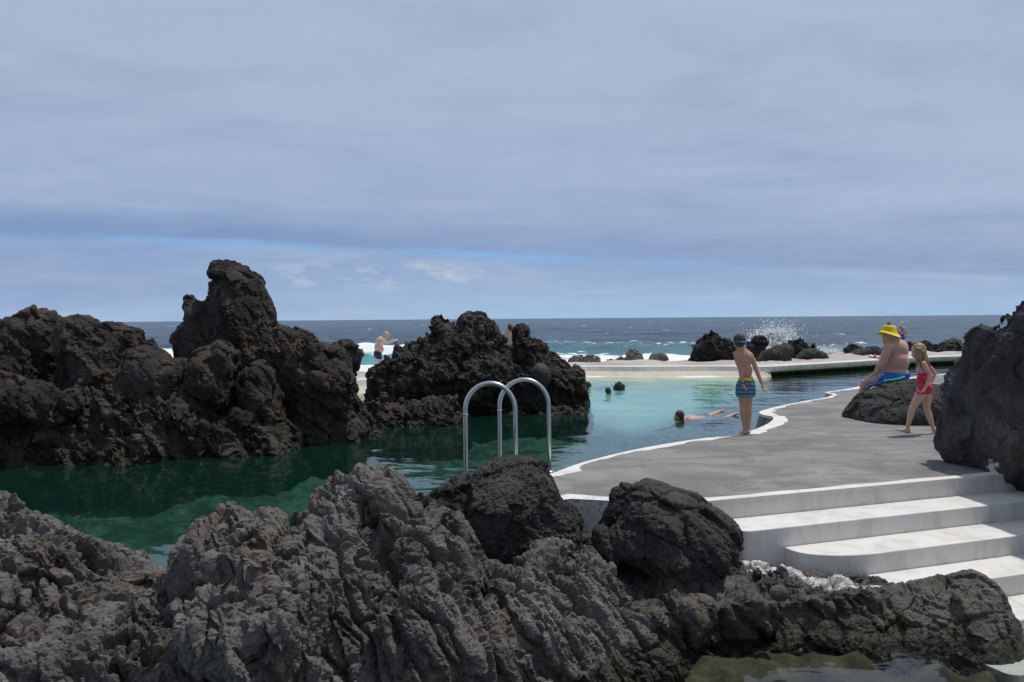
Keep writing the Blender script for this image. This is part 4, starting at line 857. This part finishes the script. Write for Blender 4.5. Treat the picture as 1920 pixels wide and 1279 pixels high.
c_ = Body(CR, Dg, r); h1 = c_.cloth('hair', cap + hp, BLONDE, [(B.J(694, 0), (-1, 0, .25))], .0065, 1, .004)
# --- bald man with camera
Dq = 37.0; CQ = (680, 600, 10.66)
r = person(712, 697, Dq, 'bald shirtless man in black trunks leaning forward with a camera behind the rocks'); B = Body(CQ, Dq, r)
B.ell(470, 290, 0, (.125, .10, .135)).ell(480, 345, 0, (.085, .075, .075)).limb((525, 300, 0, .025), (538, 325, 0, .022)); B.ell(445, 305, -.1, (.03, .015, .04)); B.limb((500, 370, 0, .04), (490, 372, 0, .05))
B.limb((430, 345, 0, .085), (380, 385, 0, .12)); B.ell(345, 440, 0, (.19, .20, .25), (0, .35, 0)).ell(320, 540, 0, (.19, .19, .24), (0, .15, 0)).ell(350, 590, 0, (.17, .17, .15)).ell(300, 680, 0, (.16, .18, .2))
B.limb((385, 395, -.2, .085), (430, 435, -.22, .065), (488, 460, -.22, .055), (560, 425, -.2, .05), (650, 400, -.12, .038)); B.hand(650, 400, -.12, (1, .1, .1), (0, .6, -.6), 1.2, .9)
B.limb((385, 395, .2, .085), (470, 460, .2, .055), (650, 405, .08, .04)); B.hand(650, 405, .08, (1, 0, .1), (0, -.6, -.5), 1.2, .9)
B.limb((310, 690, -.1, .12), (320, 800, -.1, .085), (335, 870, -.1, .065), (330, 930, -.1, .068), (335, 1060, -.1, .045)); B.limb((315, 690, .1, .12), (345, 800, .1, .085), (365, 870, .1, .065), (355, 930, .1, .068), (350, 1060, .1, .045)); B.limb((335, 1080, -.1, .05), (400, 1095, -.1, .03)); B.limb((350, 1080, .1, .05), (415, 1095, .1, .03))
B.done('body', SK_PALE, .014, 3)
B.cloth('swim_trunks', [ellipsoid(B.J(300, 680, 0), (.185, .20, .21))] + chain([(B.J(305, 690, -.1), .15), (B.J(325, 785, -.1), .115)]) + chain([(B.J(310, 690, .1), .15), (B.J(340, 785, .1), .115)]), plain('black_fabric', (.012, .013, .018), .7), [(B.J(310, 775), (-.1, 0, -1)), (B.J(300, 625), (.35, 0, 1))], .014, 2, .01)
meshobj('eye', *ellipsoid(B.J(512, 300, -.06), (.012, .015, .01)), EYE, r)
cm = B.J(708, 395, 0) + B.b; bm = bmesh.new(); bmesh.ops.create_cube(bm, size=1); bmesh.ops.scale(bm, verts=bm.verts, vec=(.05, .10, .12)); bmesh.ops.bevel(bm, geom=bm.edges, offset=.008, segments=2, affect='EDGES'); me = bpy.data.meshes.new('camera_body'); bm.to_mesh(me); bm.free()
BLK = plain('black_plastic', (.012, .012, .013), .4); cr_ = empty('compact_camera', cm, 'small black camera on a stick held out by the bald man', 'camera'); link('camera_body', me, BLK, cr_)
meshobj('lens', *tube([np.array([.02, 0, .01]), np.array([.06, 0, .01])], .03, 14), BLK, cr_); meshobj('stick', *tube([np.array([-.01, 0, -.05]), np.array([-.02, 0, -.36])], .011, 8), BLK, cr_)
meshobj('strap', *tube([np.array([-.02, -.05, -.03]), np.array([-.1, -.06, -.12]), np.array([-.2, -.06, -.18]), np.array([-.12, -.05, -.17]), np.array([-.03, -.05, -.06])], .014, 6), BLK, cr_)
# --- people by the sea wall, the swimmer, the head in the rock gap (measured in metres above their feet)
class Fig(Body):
    def __init__(s, root): s.root = root; s.p = []; s.b = np.array(root.location)
    def J(s, x, y, z): return np.array([x, y, z], float)
    def limb(s, *a): s.p += chain([(np.array(q[:3], float), q[3]) for q in a]); return s
    def ell(s, c, r, rot=(0, 0, 0)): s.p.append(ellipsoid(np.array(c, float), r, rot)); return s
def stander(px, D, zf, label, skin, hair, suit, h=1.0, group=None, face=(0, 1), arm=.12):
    b = at(px, 660, D); b[2] = zf; r = empty('person', b, label, 'person', group); B = Fig(r); fx, fy = face
    B.ell((0, 0, 1.50 * h), (.075, .09, .115) if abs(fy) > abs(fx) else (.09, .075, .115)).ell((.03 * fx, .03 * fy, 1.43 * h), (.055, .055, .06)).limb((.085 * fx, .085 * fy, 1.49 * h, .014), (.10 * fx, .10 * fy, 1.47 * h, .014))
    B.limb((0, 0, 1.42 * h, .05), (0, 0, 1.34 * h, .06)).ell((0, 0, 1.22 * h), (.16, .11, .18)).ell((0, 0, 1.02 * h), (.13, .10, .16)).ell((0, 0, .86 * h), (.17, .125, .15))
    for s_ in (-1, 1):
        B.limb((0, 0, 1.34 * h, .055), (.165 * s_, 0, 1.31 * h, .052)); B.limb((.17 * s_, 0, 1.30 * h, .05), ((.17 + arm * .5) * s_, 0, 1.05 * h, .04), ((.17 + arm) * s_, .03, .83 * h, .028)); B.hand(0, 0, 0, (0, 0, -1), (-s_, 0, 0)) if False else None
        w = np.array([(.17 + arm) * s_, .03, .82 * h]); B.J = lambda x, y, dy, w=w: w; B.hand(0, 0, 0, (.1 * s_, 0, -1), (-s_, 0, 0), 1.0, .4)
        B.limb((.085 * s_, 0, .82 * h, .09), (.08 * s_, 0, .46 * h, .056), (.08 * s_, -.02, .34 * h, .055), (.08 * s_, 0, .09 * h, .035)); B.limb((.08 * s_, -.02, .04, .038), (.08 * s_, .14, .03, .028))
    B.done('body', skin, .013, 2)
    sp = [ellipsoid(np.array((0, 0, 1.20 * h)), (.166, .118, .19)), ellipsoid(np.array((0, 0, 1.02 * h)), (.137, .108, .165)), ellipsoid(np.array((0, 0, .86 * h)), (.178, .134, .158))]
    B.cloth('swimsuit', sp, suit, [((0, -.02 * fy, 1.10 * h), (0, -.85, 1)), ((0, 0, .76 * h), (0, 0, -1))], .012, 2, .004)
    pk = [tube([np.array((s_ * .10, -.10 * fy, 1.10 * h)), np.array((-s_ * .0, -.125 * fy, 1.22 * h)), np.array((s_ * .09, -.10 * fy, 1.33 * h)), np.array((s_ * .10, .0, 1.37 * h))], .018, 8) for s_ in (-1, 1)]
    meshobj('cross_strap', *merge(pk), suit, r)
    B.cloth('hair', [ellipsoid(np.array((-.012 * fx, -.012 * fy, 1.515 * h)), (.088, .098, .118)), ellipsoid(np.array((-.04 * fx, -.05 * fy, 1.47 * h)), (.065, .06, .07))], hair, [((.03 * fx, .035 * fy, 1.47 * h), (fx, fy, -.6))], .012, 2, .01)
    return r
stander(1690, 39.8, -.24, 'grey haired woman in blue cross back swimsuit standing far behind the seated man', SK_PALE, HAIR_GREY, plain('royal_blue_fabric', (.01, .07, .45), .6))
stander(1666, 40.0, -.26, 'brown haired person hidden behind the yellow hat, only the top of the head showing', SK_PALE, plain('ginger_brown_hair', (.16, .085, .05), .6, .3, 50), plain('dark_fabric', (.03, .03, .05), .7))
stander(955.5, 25.5, -.13, 'brown haired person peeking through the gap in the jagged rock crown', SK_PALE, HAIR_BR, plain('grey_fabric', (.2, .2, .22), .8), 1.0, None, (-1, 0), .05)
b = on(1273, 785, POOL); r = empty('person', b, 'swimmer with short dark hair doing breaststroke in the pool', 'person'); B = Fig(r)
B.ell((0, 0, .05), (.085, .075, .105), (0, .35, 0)).ell((-.035, -.01, -.01), (.05, .05, .05)).limb((-.08, -.02, .03, .014), (-.095, -.02, .015, .016)).limb((.06, .02, -.01, .055), (.16, .05, -.04, .07))
B.ell((.26, .12, -.055), (.2, .17, .115), (0, .12, .35)).ell((.5, .26, -.085), (.2, .15, .10), (0, .15, .5)).ell((.68, .38, -.12), (.15, .15, .10), (0, 0, .5))
B.limb((.20, -.03, -.045, .058), (.36, -.05, -.03, .047), (.50, -.08, -.12, .035)).limb((.17, .22, -.1, .055), (-.1, .35, -.2, .04), (-.3, .3, -.25, .03))
B.limb((.70, .33, -.11, .085), (.86, .30, -.08, .06), (1.05, .35, -.02, .045), (1.15, .4, .02, .032)).limb((1.15, .4, .02, .032), (1.26, .43, .045, .022)); B.limb((.68, .45, -.10, .085), (.78, .75, -.04, .06), (.98, 1.0, .0, .045), (1.06, 1.1, .02, .03)).limb((1.06, 1.1, .02, .03), (1.16, 1.2, .03, .02))
B.J = lambda x, y, dy: np.array((.5, -.08, -.12)); B.hand(0, 0, 0, (.9, -.1, -.3), (0, 0, -1), 1, .3); B.J = lambda x, y, dy: np.array((-.3, .3, -.25)); B.hand(0, 0, 0, (-1, 0, -.1), (0, 0, -1), 1, .3)
B.done('body', SK_MAN, .009, 2)
B.cloth('hair', [ellipsoid(np.array((.012, 0, .062)), (.093, .083, .106), (0, .35, 0))], HAIR_BR, [((-.02, 0, .03), (-.75, 0, -.7))], .009, 2, .008)
B.cloth('swim_trunks', [ellipsoid(np.array((.66, .37, -.17)), (.17, .165, .115), (0, 0, .5))], plain('navy_fabric', (.01, .02, .06), .7), [((.52, .3, 0), (-1, -.5, 0))], .012, 2, .006)
# ------------------------------------------------------------------ sky and sun
SUN_EL = R(67); SUN_AZ = R(62)          # azimuth measured from +y (into the picture) towards +x (right)
sv = Vector((math.cos(SUN_EL) * math.sin(SUN_AZ), math.cos(SUN_EL) * math.cos(SUN_AZ), math.sin(SUN_EL)))
sl = bpy.data.lights.new('sun', 'SUN'); sl.energy = 2.9; sl.angle = R(1.2); sl.color = (1, .965, .91)
so = bpy.data.objects.new('sun', sl); C.objects.link(so); so.rotation_euler = sv.to_track_quat('Z', 'Y').to_euler(); so.location = (0, 0, 40)
w = bpy.data.worlds.new('World'); S.world = w; w.use_nodes = True; t = w.node_tree; t.nodes.clear()
class W(N):
    def __init__(s): s.t = t
n = W(); out = n.n('OutputWorld'); sky = n.n('TexSky'); sky.sky_type = 'NISHITA'; sky.sun_disc = False; sky.sun_elevation = SUN_EL; sky.sun_rotation = SUN_AZ; sky.air_density = 1.2; sky.dust_density = .6
b1 = n.n('Background'); n.set(b1.inputs['Color'], sky.outputs[0]); b1.inputs['Strength'].default_value = .075
d = n.n('TexCoord').outputs['Generated']; X, Y, Z = n.sep(d)
yy = n.math('MAXIMUM', Y, .05); u = n.math('DIVIDE', X, yy); v_ = n.math('DIVIDE', Z, yy)
zz = n.math('MAXIMUM', Z, .012); zz = n.math('ADD', zz, .03)
cb = n.n('CombineXYZ'); n.set(cb.inputs[0], n.math('DIVIDE', X, zz)); n.set(cb.inputs[1], n.math('DIVIDE', Y, zz)); cp_ = cb.outputs[0]
cu = n.n('CombineXYZ'); n.set(cu.inputs[0], u); n.set(cu.inputs[1], n.math('MULTIPLY', v_, 7.0)); sp_ = cu.outputs[0]
def sky_noise(vec, sc, det=6, rough=.55, dist=0): return n.noise(vec, sc, det, rough, dist)
cuv0 = n.n('CombineXYZ'); n.set(cuv0.inputs[0], u); n.set(cuv0.inputs[1], n.math('MULTIPLY', v_, 4.0))
edge = n.math('SUBTRACT', n.math('ADD', n.math('MULTIPLY', sky_noise(sp_, 2.6, 6, .6, .3), .45), n.math('MULTIPLY', sky_noise(cuv0.outputs[0], 11, 8, .7, .3), .55)), .5)
s_ = n.math('ADD', n.math('SUBTRACT', v_, .0745), n.math('MULTIPLY', u, .0477)); s_ = n.math('ADD', s_, n.math('MULTIPLY', edge, .022))
# the sheet of stratocumulus
sheet = n.ramp(n.math('MULTIPLY', s_, 3.2, clamp=True), [(0.0, (.30, .405, .63)), (.12, (.345, .445, .650)), (.28, (.375, .475, .665)), (.62, (.425, .515, .675)), (1.0, (.44, .525, .675))])
st1 = sky_noise(cp_, .55, 7, .55, .6); st2 = sky_noise(sp_, 2.3, 6, .6, .5)
st3 = sky_noise(cp_, 2.2, 8, .62, .8); shade = n.math('ADD', n.math('ADD', n.math('MULTIPLY', st1, .40), n.math('MULTIPLY', st2, .35)), n.math('MULTIPLY', st3, .25))
sheet = n.mix(1.0, sheet, n.ramp(shade, [(.36, (.80, .83, .88)), (.5, (.96, .96, .97)), (.66, (1.0, 1.0, 1.0))]), 'MULTIPLY')
sheet = n.mix(n.ramp(shade, [(.52, 0.0), (.72, .4)]), sheet, (.53, .60, .74))
dk = n.math('MULTIPLY', n.ramp(n.math('MULTIPLY', s_, 10, clamp=True), [(0.0, .9), (.12, .85), (.5, .0)], 'EASE'), n.ramp(n.math('MULTIPLY_ADD', u, .7, .5, clamp=True), [(.0, 1.0), (.4, .75), (.75, .35), (1.0, .25)]))
dk = n.math('MULTIPLY', dk, n.ramp(st2, [(.35, 1.0), (.65, .45)])); sheet = n.mix(dk, sheet, (.165, .27, .54))
# the hazy band below it
low = n.ramp(n.math('MULTIPLY', v_, 12.0, clamp=True), [(0.0, (.36, .555, .80)), (.18, (.335, .505, .765)), (.5, (.30, .43, .68)), (.85, (.28, .395, .645)), (1.0, (.27, .385, .63))])
bandn = sky_noise(sp_, 4.5, 7, .6, .4)
low = n.mix(n.ramp(bandn, [(.46, 0.0), (.66, .42)]), low, (.50, .58, .71))
low = n.mix(n.ramp(sky_noise(sp_, 1.6, 5, .6), [(.45, 0.0), (.62, .4)]), low, (.21, .31, .56))
# small white cumulus heads
cuv = n.n('CombineXYZ'); n.set(cuv.inputs[0], u); n.set(cuv.inputs[1], n.math('MULTIPLY', v_, 3.0)); pn = sky_noise(cuv.outputs[0], 17, 7, .6, .2)
win = n.math('MULTIPLY', n.ramp(n.math('MULTIPLY', v_, 10, clamp=True), [(.33, 0.0), (.45, 1.0), (.60, 1.0), (.70, 0.0)]), n.ramp(n.math('MULTIPLY_ADD', u, 1.0, .5, clamp=True), [(.18, 0.0), (.28, 1.0), (.46, .8), (.56, .0)]))
puff = n.math('MULTIPLY', win, n.ramp(pn, [(.49, 0.0), (.66, .75)])); low = n.mix(puff, low, (.62, .66, .76))
mask = n.ramp(n.math('MULTIPLY_ADD', s_, 40, .5, clamp=True), [(.25, 0.0), (.68, 1.0)], 'EASE')
col = n.mix(mask, low, sheet)
gap = n.math('MULTIPLY', n.ramp(n.math('MULTIPLY_ADD', s_, 50, .5, clamp=True), [(.06, 0.0), (.38, 1.0), (.54, .9), (.84, 0.0)]), n.ramp(sky_noise(sp_, 3.4, 7, .65), [(.42, 0.02), (.56, .9)]))
gap = n.math('MULTIPLY', gap, n.ramp(n.math('MULTIPLY_ADD', u, .7, .5, clamp=True), [(.0, 1.0), (.66, 1.0), (.82, .15), (1.0, .0)]))
b2 = n.n('Background'); col = n.mix(gap, col, (.23, .46, .80)); col = n.mix(1.0, col, n.ramp(n.math('MULTIPLY_ADD', Y, .5, .5, clamp=True), [(.25, (.66, .66, .67)), (.58, (1, 1, 1))]), 'MULTIPLY'); n.set(b2.inputs['Color'], col)
mx = n.n('MixShader'); mx.inputs[0].default_value = .9; n.t.links.new(b1.outputs[0], mx.inputs[1]); n.t.links.new(b2.outputs[0], mx.inputs[2]); n.t.links.new(mx.outputs[0], out.inputs['Surface'])
S.view_settings.view_transform = 'Standard'; S.view_settings.look = 'None'; S.view_settings.exposure = 0; S.view_settings.gamma = 1; S.view_settings.use_curve_mapping = False
S.render.engine = 'CYCLES'; S.cycles.max_bounces = 8; S.cycles.diffuse_bounces = 3; S.cycles.glossy_bounces = 3; S.cycles.transparent_max_bounces = 10; S.cycles.sample_clamp_indirect = 4; S.cycles.caustics_reflective = False; S.cycles.caustics_refractive = False
